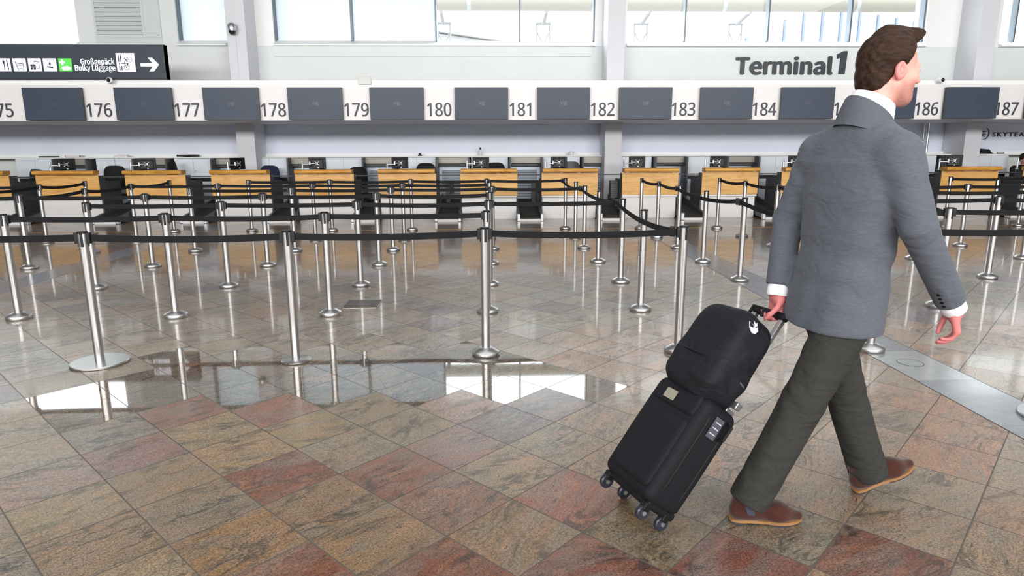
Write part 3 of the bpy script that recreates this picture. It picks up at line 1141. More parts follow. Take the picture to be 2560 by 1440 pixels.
# ---- monitors on silver arms
m0 = thing('monitor', '', 'monitor', (0, 0, 0), 0, 'monitors on the desks')
MB().box(-.18, .18, .0, .035, -.12, .125, .008).build('housing', M['monitor'], m0)
MB().box(-.125, .125, -.022, .002, -.11, .085, .012).build('back_cover', M['black_plastic'], m0)
mb = MB()
for a in (45, 135, 225, 315):
    c, s = math.cos(math.radians(a)), math.sin(math.radians(a))
    mb.tube([(0, -.034, 0), (c * .062, -.03, s * .062)], [.013, .008], n=8)
mb.lathe([(.022, -.05), (.024, -.026)], axis='y', n=16)
mb.build('mount', M['silver'], m0)
mb = MB()
mb.tube([(0, -.05, 0), (-.05, -.085, .0), (-.13, -.09, .0)], .012, n=10)
mb.lathe([(.02, -.035), (.02, .04)], c=(-.14, -.09, 0), n=16)
mb.tube([(-.14, -.09, -.02), (-.29, -.06, -.02)], .012, n=10)
mb.lathe([(.019, -.19), (.019, .045), (.012, .05)], c=(-.30, -.06, 0), n=16)
mb.lathe([(.035, -.20), (.035, -.185)], c=(-.30, -.06, 0), n=16)
mb.build('arm', M['silver'], m0)
MB().box(.0, .03, -.026, -.021, -.10, -.08).build('sticker', M['laminate'], m0)
MB().box(-.07, .07, .036, .038, -.10, .10).box(-.165, .165, .0345, .037, -.105, .11).build('glass', M['screen'], m0)
MON = {175: (-.2, 20), 176: (-.14, 46), 177: (-.27, 28), 178: (-.12, 58), 179: (-.20, 6), 180: (-.17, 22), 181: (-.17, 3), 182: (-.21, 2), 183: (-.24, 0),
       184: (-.19, -2), 185: (-.2, -4), 186: (-.2, 0), 187: (-.22, -14), 188: (-.2, -60)}
first = True
for nn, (dx, ry) in MON.items():
    o = m0 if first else dup(m0, (0, 0, 0))
    first = False
    o.location = (desks[nn] + dx, DY + .26, 1.195)
    o.rotation_euler = (0, 0, math.radians(ry))
    o['label'] = 'black monitor on a silver arm at the desk under number %d' % nn if nn < 188 else 'silver monitor arm and black monitor at the right edge'

# ---- office chairs behind the desks
c0 = thing('office_chair', '', 'chair', (0, 0, 0), 0, 'office chairs behind the desks')
bm = bmesh.new()
bmesh.ops.create_cube(bm, size=1)
bmesh.ops.subdivide_edges(bm, edges=list(bm.edges), cuts=6, use_grid_fill=True)
for v in bm.verts:
    x, y, z = v.co * 2
    k = 1 - .18 * max(0, z) ** 3 - .10 * max(0, -z) ** 2
    rx = .23 * k * (1 - .12 * (abs(z) ** 6))
    v.co = Vector((x * rx, y * .028 * (1 - .35 * max(abs(x), abs(z)) ** 4) + .05 * x * x + .02 * z * z, z * .26 * (1 - .10 * abs(x) ** 4)))
bm.verts.index_update()
bmesh.ops.recalc_face_normals(bm, faces=bm.faces)
mb = MB().add([v.co + Vector((0, 0, .88)) for v in bm.verts], [[v.index for v in f.verts] for f in bm.faces], True)
bm.free()
mb.build('backrest', M['black_fabric'], c0)
MB().box(-.23, .23, -.50, -.04, .43, .51, .03).build('seat', M['black_fabric'], c0)
MB().tube([(0, .03, .80), (0, .07, .55), (0, -.1, .42), (0, -.26, .42)], .018, n=8).build('back_support', M['black_plastic'], c0)
MB().tube([(0, -.26, .43), (0, -.26, .10)], .028, n=12).build('gas_lift', M['black_plastic'], c0)
mb = MB()
for k in range(5):
    a = math.radians(72 * k + 18)
    mb.tube([(0, -.26, .11), (.28 * math.cos(a), -.26 + .28 * math.sin(a), .075)], [.025, .016], n=8)
mb.build('star_base', M['black_plastic'], c0)
for k in range(5):
    a = math.radians(72 * k + 18)
    MB().lathe([(.028, -.02), (.03, 0), (.028, .02)], c=(.28 * math.cos(a), -.26 + .28 * math.sin(a), .03), axis='x', n=14).build('caster', M['black_plastic'], c0)
CH = [(-10.16, 15.25, -25, -.07, 'black', 'rounded black office chair left of the desk under number 176'),
      (-8.40, 15.2, 12, .0, 'black', 'large black office chair right of the desk under number 176'),
      (-7.05, 15.35, 96, .09, 'black', 'black office chair seen edge-on right of the desk under number 177'),
      (-4.98, 15.2, -8, -.01, 'navy', 'navy blue office chair right of the desk under number 178'),
      (-2.95, 15.2, 38, -.05, 'black', 'tilted black office chair right of the desk under number 179'),
      (-1.45, 15.25, 0, .03, 'black', 'black office chair backrest showing above the desk under number 180'),
      (.14, 15.25, 0, .035, 'black', 'black office chair backrest showing above the desk under number 181'),
      (1.87, 15.25, 4, .05, 'grey', 'grey mesh office chair behind the desk under number 182')]
for k, (x, y, ry, dz, colr, lab) in enumerate(CH):
    o = c0 if k == 0 else dup(c0, (0, 0, 0))
    o.location = (x * 1.023, 15.55, 0)
    o.scale = (1, 1, 1 + dz / 1.1)
    o.rotation_euler = (0, 0, math.radians(ry))
    o['label'] = lab
    if colr != 'black':
        for ch in o.children:
            if ch.name.startswith(('backrest', 'seat')):
                ch.data = ch.data.copy()
                ch.data.materials[0] = M['navy'] if colr == 'navy' else M['charcoal']

# ---- baggage conveyors, hatch shutters and cabinets between and behind the desks
mids = [(a[1] + b[1]) / 2 for a, b in zip(DESK[:-1], DESK[1:])]
v0 = thing('baggage_conveyor', '', 'conveyor', (0, 0, 0), 0, 'baggage conveyors between the desks')
for s in (-1, 1):
    xs = sorted((s * .215, s * .262))
    MB().prism([(.05, .02), (2.0, .20), (2.0, .44), (.05, .135)], 'x', xs[0], xs[1]).build('side_rail', M['charcoal'], v0)
    xs = sorted((s * .213, s * .278))
    MB().box(xs[0], xs[1], -.01, .09, .0, .15, .01).build('corner_cap', M['alu'], v0)
MB().box(-.213, .213, 0, .05, .0, .05).build('front_plate', M['laminate'], v0)
MB().prism([(.03, .045), (.05, .03), (2.0, .26), (2.0, .32), (.05, .085), (.03, .07)], 'x', -.213, .213).build('belt', M['rubber'], v0)
MB().box(-.2, .2, .5, .6, 0, .10).box(-.2, .2, 1.6, 1.7, 0, .22).build('feet', M['dark_grey'], v0)
h0 = thing('baggage_hatch', '', 'hatch', (0, 0, 0), 0, 'baggage hatches in the back wall')
MB().box(-.36, .36, -.36, -.02, 1.146, 1.288, .004).build('hood', M['stainless_panel'], h0)
MB().box(-.36, .36, -.30, -.02, 1.078, 1.146).build('dark_band', M['dark_grey'], h0)  # solid dark grey strip below the hood
MB().box(-.36, .36, -.15, -.10, .98, 1.078).build('head_plate', M['shutter'], h0)
mb = MB()
for k in range(12):
    z = .22 + k * .0633
    mb.prism([(-.15, z), (-.175, z + .008), (-.155, z + .058), (-.13, z + .0633), (-.10, z + .0633), (-.10, z)], 'x', -.29, .29)
mb.build('shutter', M['shutter'], h0)
for s in (-1, 1):
    xs = sorted((s * .29, s * .36))
    MB().box(xs[0], xs[1], -.17, -.10, .2, .98).build('guide_rail', M['shutter'], h0)
    xs = sorted((s * .36, s * .395))
    MB().box(xs[0], xs[1], -.62, -.02, 0, 1.288).build('cheek', M['charcoal'], h0)
k0 = thing('wall_cabinet', '', 'cabinet', (0, 0, 0), 0, 'cabinets along the back wall')
MB().box(-.44, .44, -.36, -.02, .84, 1.288).build('body', M['cab'], k0)
for s in (-1, 1):
    xs = sorted((s * .003, s * .436))
    d = MB().box(xs[0], xs[1], -.376, -.361, .845, 1.283, .003).build('door', M['cab'], k0)
    if s > 0:
        MB().lathe([(.012, -.382), (.012, -.375)], c=(.04, 0, 1.0), axis='y', n=12).build('lock', M['steel_dark'], d)
MB().box(-.44, .44, -.33, -.02, .75, .84).build('recess', M['black_plastic'], k0)
MB().box(-.44, .44, -.36, -.02, 0, .75).build('lower_panel', M['cab'], k0)
for k, x in enumerate(mids):
    n0 = DESK[k][0]
    where = 'between the desks numbered %d and %d' % (n0, n0 + 1) if n0 < 187 else 'right of the desk under number 187'
    o = v0 if k == 0 else dup(v0, (0, 0, 0))
    o.location = (x, 13.72, 0)
    o['label'] = 'low black baggage conveyor ' + where
    if k != 1000:
        o = h0 if k == 0 else dup(h0, (0, 0, 0))
        o.location = (x + .02, 16.36, 0)
        o['label'] = 'stainless-hooded grey baggage hatch in the wall ' + where
for k, (nn, x, wd) in enumerate(DESK):
    o = k0 if k == 0 else dup(k0, (0, 0, 0))
    cx = x + .02 if 0 < k < len(DESK) - 1 else x
    o.location = (cx, 16.355, 0)
    o['label'] = 'pale blue-white two-door wall cabinet behind the desk under number %d' % nn if nn < 188 else 'pale blue-white cabinet at the far right behind the person'
# barrier bars between the desks
for k in range(len(DESK) - 1):
    a, b = DESK[k], DESK[k + 1]
    x0, x1 = a[1] + a[2] / 2, b[1] - b[2] / 2
    mb = MB().box(x0 - .005, x1 + .005, DY + .10, DY + .12, .925, .95, .004)
    mb.box(x0 - .02, x0 + .03, DY + .09, DY + .13, .91, .965)
    o = mb.build('barrier_bar', M['dark_grey'])
    tag(o, 'thin dark bar closing the gap between desks %d and %d' % (a[0], b[0]) if b[0] < 188 else 'thin dark bar right of the desk under number 187', 'bar', 'barrier bars')
# weigh-scale display posts beside three conveyors
for k, nn in ((5, 180), (6, 181), (3, 178)):
    t = thing('scale_display', 'grey weigh-scale post with black display between the desks numbered %d and %d' % (nn, nn + 1), 'display', (mids[k] + .34 - (.42 if nn != 181 else .0), 15.35, 0), 0, 'scale displays')
    if nn == 181:
        t.location.x = mids[k] + .17
    MB().box(-.05, .05, 0, .07, 0, .76, .006).build('post', M['charcoal'], t)
    MB().box(.055, .13, -.01, .05, .48, .72, .006).build('display', M['black_plastic'], t)
t = thing('ribbed_unit', 'ribbed dark grey unit on the left side of the desk under number 183', 'unit', (2.735, 14.55, .42))
mb = MB()
for k in range(8):
    mb.box(-.065, .09, 0, .22, k * .046, k * .046 + .036)
mb.build('fins', M['charcoal'], t)
MB().box(-.055, .098, .01, .21, .0, .366).build('core', M['dark_grey'], t)
# waste bin
t = thing('waste_bin', 'grey waste bin with black rim beside the desk under number 185', 'bin', (6.08, 15.92, 0))
MB().lathe([(.10, 0), (.135, .42), (.13, .42), (.098, .01)], n=24).build('body', M['bin'], t)
MB().lathe([(.138, .41), (.142, .5), (.13, .5), (.128, .41)], n=24).build('liner', M['black_plastic'], t)
# odds and ends on the board along the wall
ZB = 1.323


def onboard(name, x, mb, m, label, cat, y=16.1):
    o = mb.build(name, m)
    o.location = (x, y, ZB)
    tag(o, label, cat)


onboard('keyboard', -10.35, MB().box(-.2, .2, -.07, .07, 0, .03, .006), M['black_plastic'], 'flat dark keyboard on the board left of the desk under number 176', 'keyboard')
onboard('paper_tray', -9.75, MB().box(-.17, .17, -.1, .1, 0, .012).box(-.17, .17, -.1, -.09, 0, .045).box(-.17, -.16, -.1, .1, 0, .045).box(.16, .17, -.1, .1, 0, .045), M['laminate'], 'white tray on the board behind the desk under number 176', 'tray')
t = thing('desk_lamp', 'white lamp with a thin cable on the board between numbers 176 and 177', 'lamp', (-8.62, 16.1, ZB))
MB().box(-.13, .1, -.05, .05, 0, .055, .015).build('body', M['laminate'], t)
MB().tube([(-.13, -.05, .04), (-.17, -.16, .0), (-.15, -.17, -.15), (-.12, -.16, -.3)], .006, n=6).build('cable', M['laminate'], t)
onboard('dark_tray', -7.13, MB().box(-.225, .225, -.1, .1, .01, .055, .008).box(-.05, .05, -.06, .06, 0, .012), M['black_plastic'], 'flat dark device on the board right of the monitor under number 177', 'device')
onboard('small_device', -1.66, MB().prism([(-.05, 0), (.05, 0), (.02, .07), (-.02, .07)], 'y', -.03, .03), M['black_plastic'], 'small black device on the board above the chair under number 180', 'device')
t = thing('bottle', 'small white bottle with black cap on the board behind the monitor under number 181', 'bottle', (-.22, 16.12, ZB))
MB().lathe([(.036, 0), (.038, .005), (.038, .12), (.02, .14), (.018, .15)], n=20).build('body', M['laminate'], t)
MB().lathe([(.021, .15), (.021, .175), (.008, .19), (.03, .192), (.03, .2)], n=16).build('cap', M['black_plastic'], t)
onboard('canister', 1.98, MB().lathe([(.06, 0), (.065, .01), (.065, .08), (.05, .1)], n=24).box(.05, .11, -.03, .03, 0, .05), M['laminate'], 'short white canister on the board under number 182', 'canister')
onboard('black_bag', 12.15, MB().prism([(-.16, 0), (.2, 0), (.13, .05), (.08, .11), (-.05, .12), (-.15, .13)], 'y', -.1, .1), M['black_fabric'], 'slumped black bag on the cabinet under the blue lettering', 'bag')
onboard('dark_box', 12.6, MB().box(-.07, .07, -.04, .04, 0, .03, .004), M['dark_grey'], 'small dark box on the cabinet right of the black bag', 'box')

# ---- drain cover in the floor
t = thing('floor_hatch', 'dark metal floor hatch set in the granite left of the middle queue posts', 'hatch', (-1.265, 6.355, 0))
MB().box(-.17, .17, -.17, .17, 0, .003).build('plate', M['hatch'], t)
mb = MB()
for s in (-1, 1):
    mb.box(s * .17 - .006, s * .17 + .006, -.176, .176, 0, .004).box(-.176, .176, s * .17 - .006, s * .17 + .006, 0, .004)
mb.build('frame', M['steel_dark'], t)
t = thing('floor_cover', 'round metal service cover in the grey stone strip right of the man', 'cover', (2.97, 4.345, .0012))
mb = MB()
for k in range(48):
    a, b = 2 * math.pi * k / 48, 2 * math.pi * (k + 1) / 48
    mb.prism([(.085 * math.cos(a), .085 * math.sin(a)), (.085 * math.cos(b), .085 * math.sin(b)), (.081 * math.cos(b), .081 * math.sin(b)), (.081 * math.cos(a), .081 * math.sin(a))], 'z', 0, .0014)
mb.build('ring', M['groove'], t)
MB().lathe([(.081, 0), (.081, .0010)], n=40).build('lid', M['slab_light'], t)

# ================================================================== QUEUE POSTS AND BELTS
PZ = .95


def make_base(kind):
    mb = MB()
    if kind == 'cone':
        mb.lathe([(.100, 0), (.103, .004), (.103, .030), (.100, .034), (.048, .060), (.044, .061), (.033, .061)], n=40)
    elif kind == 'disc':
        mb.lathe([(.102, 0), (.104, .003), (.104, .012), (.100, .015), (.033, .017)], n=40)
    else:
        mb.lathe([(.185, 0), (.19, .004), (.19, .014), (.186, .018), (.033, .019)], n=56)
    return mb


def make_post(kind):
    r = thing('belt_stanchion', '', 'queue post', (0, 0, 0), 0, 'steel queue posts')
    make_base(kind).build('base', M['steel'], r)
    MB().lathe([(.0315, .01), (.0315, .925), (.0315, PZ - .012)], n=28).build('pole', M['steel'], r)
    MB().lathe([(.0335, PZ - .014), (.034, PZ - .002), (.031, PZ), (.004, PZ + .0008)], n=28).build('cap', M['black_plastic'], r)
    for k in range(4):
        a = math.radians(90 * k - 72)
        mb = MB()
        c, s = math.cos(a), math.sin(a)
        mb.box(.0295, .0345, -.009, .009, PZ - .105, PZ - .012, .003)
        mb.build('belt_slot', M['black_plastic'], r, Matrix.Rotation(a, 4, 'Z'))
    return r


protos = {k: make_post(k) for k in ('cone', 'disc', 'large')}
used = set()
POSTS = {}
ROWN = dict(A='nearest', B='second', C='third', D='fourth', E='fifth', F='sixth', G='farthest')
ORD = ['first', 'second', 'third', 'fourth', 'fifth', 'sixth', 'seventh', 'eighth', 'ninth']
ROW = {
    'A': [(-4.24, 4.6, -1), (-2.81, 4.60, 1), (-1.41, 4.58, 1), (-.04, 4.67, 1), (1.40, 4.68, 1), (2.85, 4.65, 2), (4.30, 4.55, -1)],
    'B': [(-5.72, 5.9, -1), (-4.28, 5.92, 1), (-2.88, 5.92, 1), (-1.48, 5.93, 1), (-.03, 5.97, 1), (1.41, 5.97, 1), (2.82, 5.99, 2), (4.27, 5.97, 2), (5.73, 5.9, -1)],
    'C': [(-4.33, 7.21, 1), (-2.91, 7.25, 1), (-1.45, 7.25, 1), (-.008, 7.22, 1), (1.48, 7.29, 1), (2.86, 7.31, 2), (4.33, 7.3, 2), (5.79, 7.32, 2), (7.25, 7.25, -1)],
    'D': [(-7.42, 8.5, -1), (-5.94, 8.54, 1), (-4.40, 8.59, 1), (-2.91, 8.57, 1), (-1.46, 8.56, 1), (.01, 8.57, 1), (1.44, 8.63, 1), (2.83, 8.55, 2), (4.33, 8.6, 2), (5.76, 8.64, 2), (7.25, 8.6, 2)],
    'E': [(-7.42, 9.85, -1), (-5.91, 9.86, 1), (-4.42, 9.90, 1), (-2.92, 9.84, 1), (-1.46, 9.84, 1), (.04, 9.88, 1), (1.43, 9.89, 1), (2.85, 9.83, 2), (4.37, 9.91, 2), (7.24, 9.80, 2), (8.72, 9.8, -1)],
    'F': [(-8.8, 11.0, -1), (-7.33, 11.04, 1), (-5.91, 11.12, 1), (-4.49, 11.11, 1), (-2.93, 11.07, 1), (-1.44, 11.0, 1), (0.0, 11.02, 1), (1.45, 11.09, 1), (2.84, 11.04, 2), (4.32, 11.07, 2), (8.71, 11.1, 2), (10.2, 11.1, -1)],
    'G': [(-7.25, 12.15, 1), (-5.83, 12.29, 1), (-4.43, 12.34, 1), (-2.94, 12.32, 1), (-1.46, 12.33, 1), (-.05, 12.27, 1), (1.42, 12.35, 1), (2.84, 12.3, 2), (4.29, 12.25, 2), (8.67, 12.22, 2), (10.15, 12.27, 2)],
}
KIND = {('A', 1): 'large', ('A', 2): 'disc', ('G', 0): 'disc'}
for rk, lst in ROW.items():
    cnt = {1: 0, 2: 0}
    for q, (x, y, g) in enumerate(lst):
        kd = KIND.get((rk, q), 'cone')
        if kd not in used:
            o = protos[kd]
            used.add(kd)
        else:
            o = dup(protos[kd], (0, 0, 0))
        o.location = (x, y, 0)
        o.rotation_euler = (0, 0, rnd.uniform(-.12, .12))
        if g < 0:
            o['label'] = 'steel queue post in the %s row from camera, just beyond the %s picture edge' % (ROWN[rk], 'left' if x < 0 else 'right')
        elif kd == 'large':
            o['label'] = 'steel queue post with the large flat disc foot, left in the nearest row'
        elif kd == 'disc' and rk == 'A':
            o['label'] = 'steel queue post with a small flat disc foot in the nearest row'
        else:
            o['label'] = 'steel queue post left of the aisle, %s row from camera, %s from left' % (ROWN[rk], ORD[cnt[g]])
            if g == 2:
                o['label'] = 'steel queue post right of the aisle, %s row from camera, %s from aisle' % (ROWN[rk], ORD[cnt[g]])
        if g > 0:
            cnt[g] += 1
        POSTS[(rk, q)] = o
o = dup(protos['large'], (3.19, 3.36, 0), 0.3, 'steel queue post whose flat disc foot shows at the right picture edge')


def belt(a, b, sag=.02, off=(0, 0), roll=0):
    """webbing pulled out of post a and clipped into post b; a part of post a"""
    pa, pb = POSTS[a], POSTS[b]
    A = Vector((pa.location.x, pa.location.y, 0))
    B = Vector((pb.location.x, pb.location.y, 0))
    d = (B - A).normalized()
    side = Vector((-d.y, d.x, 0)) * off[0]
    a0, b0 = A + d * .045 + side, B - d * .045 + side
    L = (b0 - a0).length
    pts = []
    N = 14
    for i in range(N + 1):
        u = i / N
        p = a0.lerp(b0, u)
        pts.append((p.x, p.y, PZ - .046 - sag * 4 * u * (1 - u)))
    mb = MB().ribbon(pts, .047, .0025)
    inv = pa.matrix_basis.inverted()
    o = mb.build('belt', M['belt'], None, inv)
    o.parent = pa
    for P in (A + d * .04 + side, B - d * .04 + side):
        mt = Matrix.Translation((P.x, P.y, 0)) @ Matrix.Rotation(math.atan2(d.y, d.x), 4, 'Z')
        o2 = MB().box(-.014, .014, -.016, .016, PZ - .085, PZ - .008, .004).build('belt_clip', M['black_plastic'], None, inv @ mt)
        o2.parent = pa


bpy.context.view_layer.update()
for rk, runs in {'A': [(0, 4), (5, 6)], 'B': [(0, 4), (6, 8)], 'C': [(0, 4), (6, 8)], 'D': [(0, 5), (8, 10)], 'E': [(2, 6), (8, 10)], 'F': [(0, 1), (2, 6), (10, 11)], 'G': [(2, 6), (9, 10)]}.items():
    for s, e in runs:
        for q in range(s, e):
            belt((rk, q), (rk, q + 1), sag=rnd.uniform(.006, .018))
for a, b in ((('D', 1), ('E', 1)), (('E', 1), ('F', 2)), (('F', 2), ('G', 1)), (('E', 0), ('F', 1)), (('F', 1), ('G', 0))):
    belt(a, b, sag=.03)
for a, b in ((('G', 6), ('E', 6)), (('E', 6), ('C', 4)), (('C', 4), ('A', 4))):
    belt(a, b, sag=.05, off=(-.075, 0))
for a, b in ((('G', 7), ('F', 8)), (('F', 8), ('E', 7)), (('G', 8), ('F', 9)), (('F', 9), ('E', 8)), (('E', 8), ('D', 8)), (('D', 8), ('C', 6))):
    belt(a, b, sag=.03)
for a, b in ((('E', 7), ('C', 5)), (('C', 5), ('A', 5))):
    belt(a, b, sag=.06, off=(-.07, 0))

# ================================================================== PEOPLE: smooth surfaces grown from distance fields
def V3(*a):
    return np.array(a, dtype=np.float64)


def cone(P, a, b, ra, rb):
    a, b = np.asarray(a, float), np.asarray(b, float)
    ab = b - a
    t = np.clip(((P - a) @ ab) / (ab @ ab), 0, 1)
    d = np.linalg.norm(P - a - t[:, None] * ab, axis=1)
    return d - (ra + (rb - ra) * t)


def chain(P, pts, rs, k=0.0):
    d = None
    for i in range(len(pts) - 1):
        q = cone(P, pts[i], pts[i + 1], rs[i], rs[i + 1])
        d = q if d is None else (smin(d, q, k) if k else np.minimum(d, q))
    return d


def ell(P, c, r, R=None):
    q = P - np.asarray(c, float)
    if R is not None:
        q = q @ R
    r = np.asarray(r, float)
    k0 = np.linalg.norm(q / r, axis=1)
    k1 = np.linalg.norm(q / (r * r), axis=1)
    return k0 * (k0 - 1) / np.maximum(k1, 1e-9)


def rbox(P, c, h, r, R=None):
    q = P - np.asarray(c, float)
    if R is not None:
        q = q @ R
    q = np.abs(q) - (np.asarray(h, float) - r)
    return np.linalg.norm(np.maximum(q, 0), axis=1) + np.minimum(q.max(1), 0) - r


def smin(a, b, k):
    h = np.clip(.5 + .5 * (b - a) / k, 0, 1)
    return b + (a - b) * h - k * h * (1 - h)


def smax(a, b, k):
    return -smin(-a, -b, k)


def surface(f, lo, hi, h, block=8):
    """surface nets of f(points)=0, evaluated only in blocks near the surface"""
    lo, hi = np.asarray(lo, float), np.asarray(hi, float)
    nb = np.ceil((hi - lo) / (h * block)).astype(int)
    n = nb * block + 1
    ctr = np.stack(np.meshgrid(*[lo[k] + (np.arange(nb[k]) + .5) * h * block for k in range(3)], indexing='ij'), -1).reshape(-1, 3)
    dc = f(ctr)
    near = np.abs(dc) < h * block * 1.35
    D = np.empty(n, dtype=np.float32)
    D[:] = 1.0
    dcb = dc.reshape(nb)
    for idx in np.argwhere((~near).reshape(nb)):
        i, j, k = idx * block
        D[i:i + block + 1, j:j + block + 1, k:k + block + 1] = 1.0 if dcb[tuple(idx)] > 0 else -1.0
    nidx = np.argwhere(near.reshape(nb))
    loc = np.stack(np.meshgrid(*[np.arange(block + 1)] * 3, indexing='ij'), -1).reshape(-1, 3)
    CH_ = 300
    for s in range(0, len(nidx), CH_):
        sub = nidx[s:s + CH_]
        g = (sub[:, None, :] * block + loc[None]).reshape(-1, 3)
        val = f(lo + g * h)
        D[g[:, 0], g[:, 1], g[:, 2]] = val
    S = D < 0
    c8 = [S[a:n[0] - 1 + a, b:n[1] - 1 + b, c:n[2] - 1 + c] for a in (0, 1) for b in (0, 1) for c in (0, 1)]
    cnt = sum(x.astype(np.int8) for x in c8)
    act = (cnt > 0) & (cnt < 8)
    cells = np.argwhere(act)
    vid = -np.ones(act.shape, dtype=np.int64)
    vid[act] = np.arange(len(cells))
    acc = np.zeros((len(cells), 3))
    num = np.zeros(len(cells))
    corners = np.array([(a, b, c) for a in (0, 1) for b in (0, 1) for c in (0, 1)])
    for p in range(8):
        for q in range(p + 1, 8):
            dd = corners[q] - corners[p]
            if np.abs(dd).sum() != 1:
                continue
            A, B = cells + corners[p], cells + corners[q]
            va, vb = D[A[:, 0], A[:, 1], A[:, 2]], D[B[:, 0], B[:, 1], B[:, 2]]
            x = (va < 0) != (vb < 0)
            t = np.where(x, va / np.where(x, va - vb, 1), 0)
            acc += np.where(x[:, None], A + t[:, None] * (B - A), 0)
            num += x
    verts = lo + acc / num[:, None] * h
    faces = []
    for ax in range(3):
        u, v = (ax + 1) % 3, (ax + 2) % 3
        sl0 = [slice(None)] * 3
        sl1 = [slice(None)] * 3
        sl0[ax], sl1[ax] = slice(0, -1), slice(1, None)
        E = S[tuple(sl0)] != S[tuple(sl1)]
        e = np.argwhere(E)
        e = e[(e[:, u] > 0) & (e[:, v] > 0) & (e[:, u] < n[u] - 1) & (e[:, v] < n[v] - 1)]
        ins = S[tuple(e.T)]
        quad = []
        for du, dv in ((-1, -1), (0, -1), (0, 0), (-1, 0)):
            c = e.copy()
            c[:, u] += du
            c[:, v] += dv
            quad.append(vid[tuple(c.T)])
        Q = np.stack(quad, 1)
        Q[~ins] = Q[~ins][:, ::-1]
        faces.append(Q)
    return verts, np.concatenate(faces)


def relax(v, f, it=2, lam=.5):
    e = np.concatenate([f[:, [0, 1]], f[:, [1, 2]], f[:, [2, 3]], f[:, [3, 0]]])
    for _ in range(it):
        acc = np.zeros_like(v)
        num = np.zeros(len(v))
        for a, b in ((0, 1), (1, 0)):
            np.add.at(acc, e[:, a], v[e[:, b]])
            np.add.at(num, e[:, a], 1)
        v = v + lam * (acc / np.maximum(num, 1)[:, None] - v)
    return v


def grow(name, f, lo, hi, h, m, parent=None, it=2, colour=None):
    v, q = surface(f, lo, hi, h)
    v = relax(v, q, it)
    me = bpy.data.meshes.new(name)
    me.from_pydata(v.tolist(), [], q.tolist())
    me.polygons.foreach_set('use_smooth', [True] * len(q))
    mats = m if isinstance(m, (list, tuple)) else [m]
    for x in mats:
        me.materials.append(x)
    if colour is not None:
        c = v[q].mean(1)
        me.polygons.foreach_set('material_index', colour(c).astype(np.int32))
    o = bpy.data.objects.new(name, me)
    C.objects.link(o)
    if parent is not None:
        o.parent = parent
    return o, v


def frame(org, x, z):
    """4x4 with local x along x and local z as near z as can be"""
    x = Vector(x).normalized()
    z = Vector(z)
    z = (z - x * x.dot(z)).normalized()
    y = z.cross(x)
    return Matrix(((x.x, y.x, z.x, org[0]), (x.y, y.y, z.y, org[1]), (x.z, y.z, z.z, org[2]), (0, 0, 0, 1)))


def local(P, Mx):
    I = np.array(Mx.inverted())
    return P @ I[:3, :3].T + I[:3, 3]


# ---- the walking man: joints in metres, heading to the right and a little away
man = thing('person', 'walking man in grey jacket and dark trousers pulling a black suitcase, seen from behind', 'person', (1.33, 2.52, 0))
MO = np.array([1.33, 2.52, 0.0])
hd = math.radians(10)
fw = V3(math.cos(hd), math.sin(hd), 0)
lf = V3(-math.sin(hd), math.cos(hd), 0)
J = dict(neck=V3(1.435, 2.512, 1.575), shR=V3(1.465, 2.352, 1.475), shL=V3(1.345, 2.68, 1.475),
         elR=V3(1.515, 2.262, 1.215), wrR=V3(1.725, 2.335, .925), elL=V3(1.275, 2.765, 1.20), wrL=V3(1.228, 2.70, .912),
         hipR=V3(1.41, 2.432, .91), hipL=V3(1.375, 2.60, .91), knR=V3(1.232, 2.415, .50), knL=V3(1.505, 2.615, .50),
         anR=V3(1.045, 2.405, .095), anL=V3(1.662, 2.615, .088))
J = {k: v - MO for k, v in J.items()}

# head frame
HC = V3(1.487, 2.50, 1.775) - MO
HM = frame(HC, (math.cos(math.radians(3)), math.sin(math.radians(3)), -.06), (0, 0, 1))


def head_sdf(P):
    q = local(P, HM)
    qs = q.copy()
    qs[:, 1] = np.abs(qs[:, 1])
    d = ell(q, (-.012, 0, .035), (.100, .078, .092))
    d = smin(d, ell(q, (.030, 0, -.045), (.066, .060, .080)), .03)
    d = smin(d, ell(q, (.070, 0, -.098), (.026, .026, .024)), .03)
    d = smin(d, cone(qs, (.0, .052, -.055), (.055, .032, -.095), .018, .016), .03)
    d = smin(d, cone(qs, (.083, .010, .022), (.080, .040, .022), .010, .009), .016)
    d = smax(d, -ell(qs, (.096, .032, .003), (.014, .018, .011)), .012)
    d = smin(d, ell(qs, (.080, .032, .004), (.014, .0155, .012)), .004)
    d = smin(d, cone(q, (.092, 0, .016), (.113, 0, -.026), .0085, .0125), .012)
    d = smin(d, ell(qs, (.100, .011, -.030), (.010, .009, .008)), .008)
    d = smin(d, ell(q, (.090, 0, -.053), (.011, .024, .007)), .006)
    d = smin(d, ell(q, (.089, 0, -.066), (.010, .020, .008)), .006)
    d = smin(d, ell(qs, (.058, .044, -.020), (.026, .018, .022)), .02)
    # ear with a hollow
    e = ell(qs, (-.012, .083, -.008), (.022, .012, .034))
    e = smax(e, -ell(qs, (-.009, .0935, -.003), (.012, .0125, .021)), .003)
    d = smin(d, e, .008)
    # neck
    d = smin(d, cone(q, (-.030, 0, -.05), (-.055, 0, -.20), .056, .064), .03)
    return d


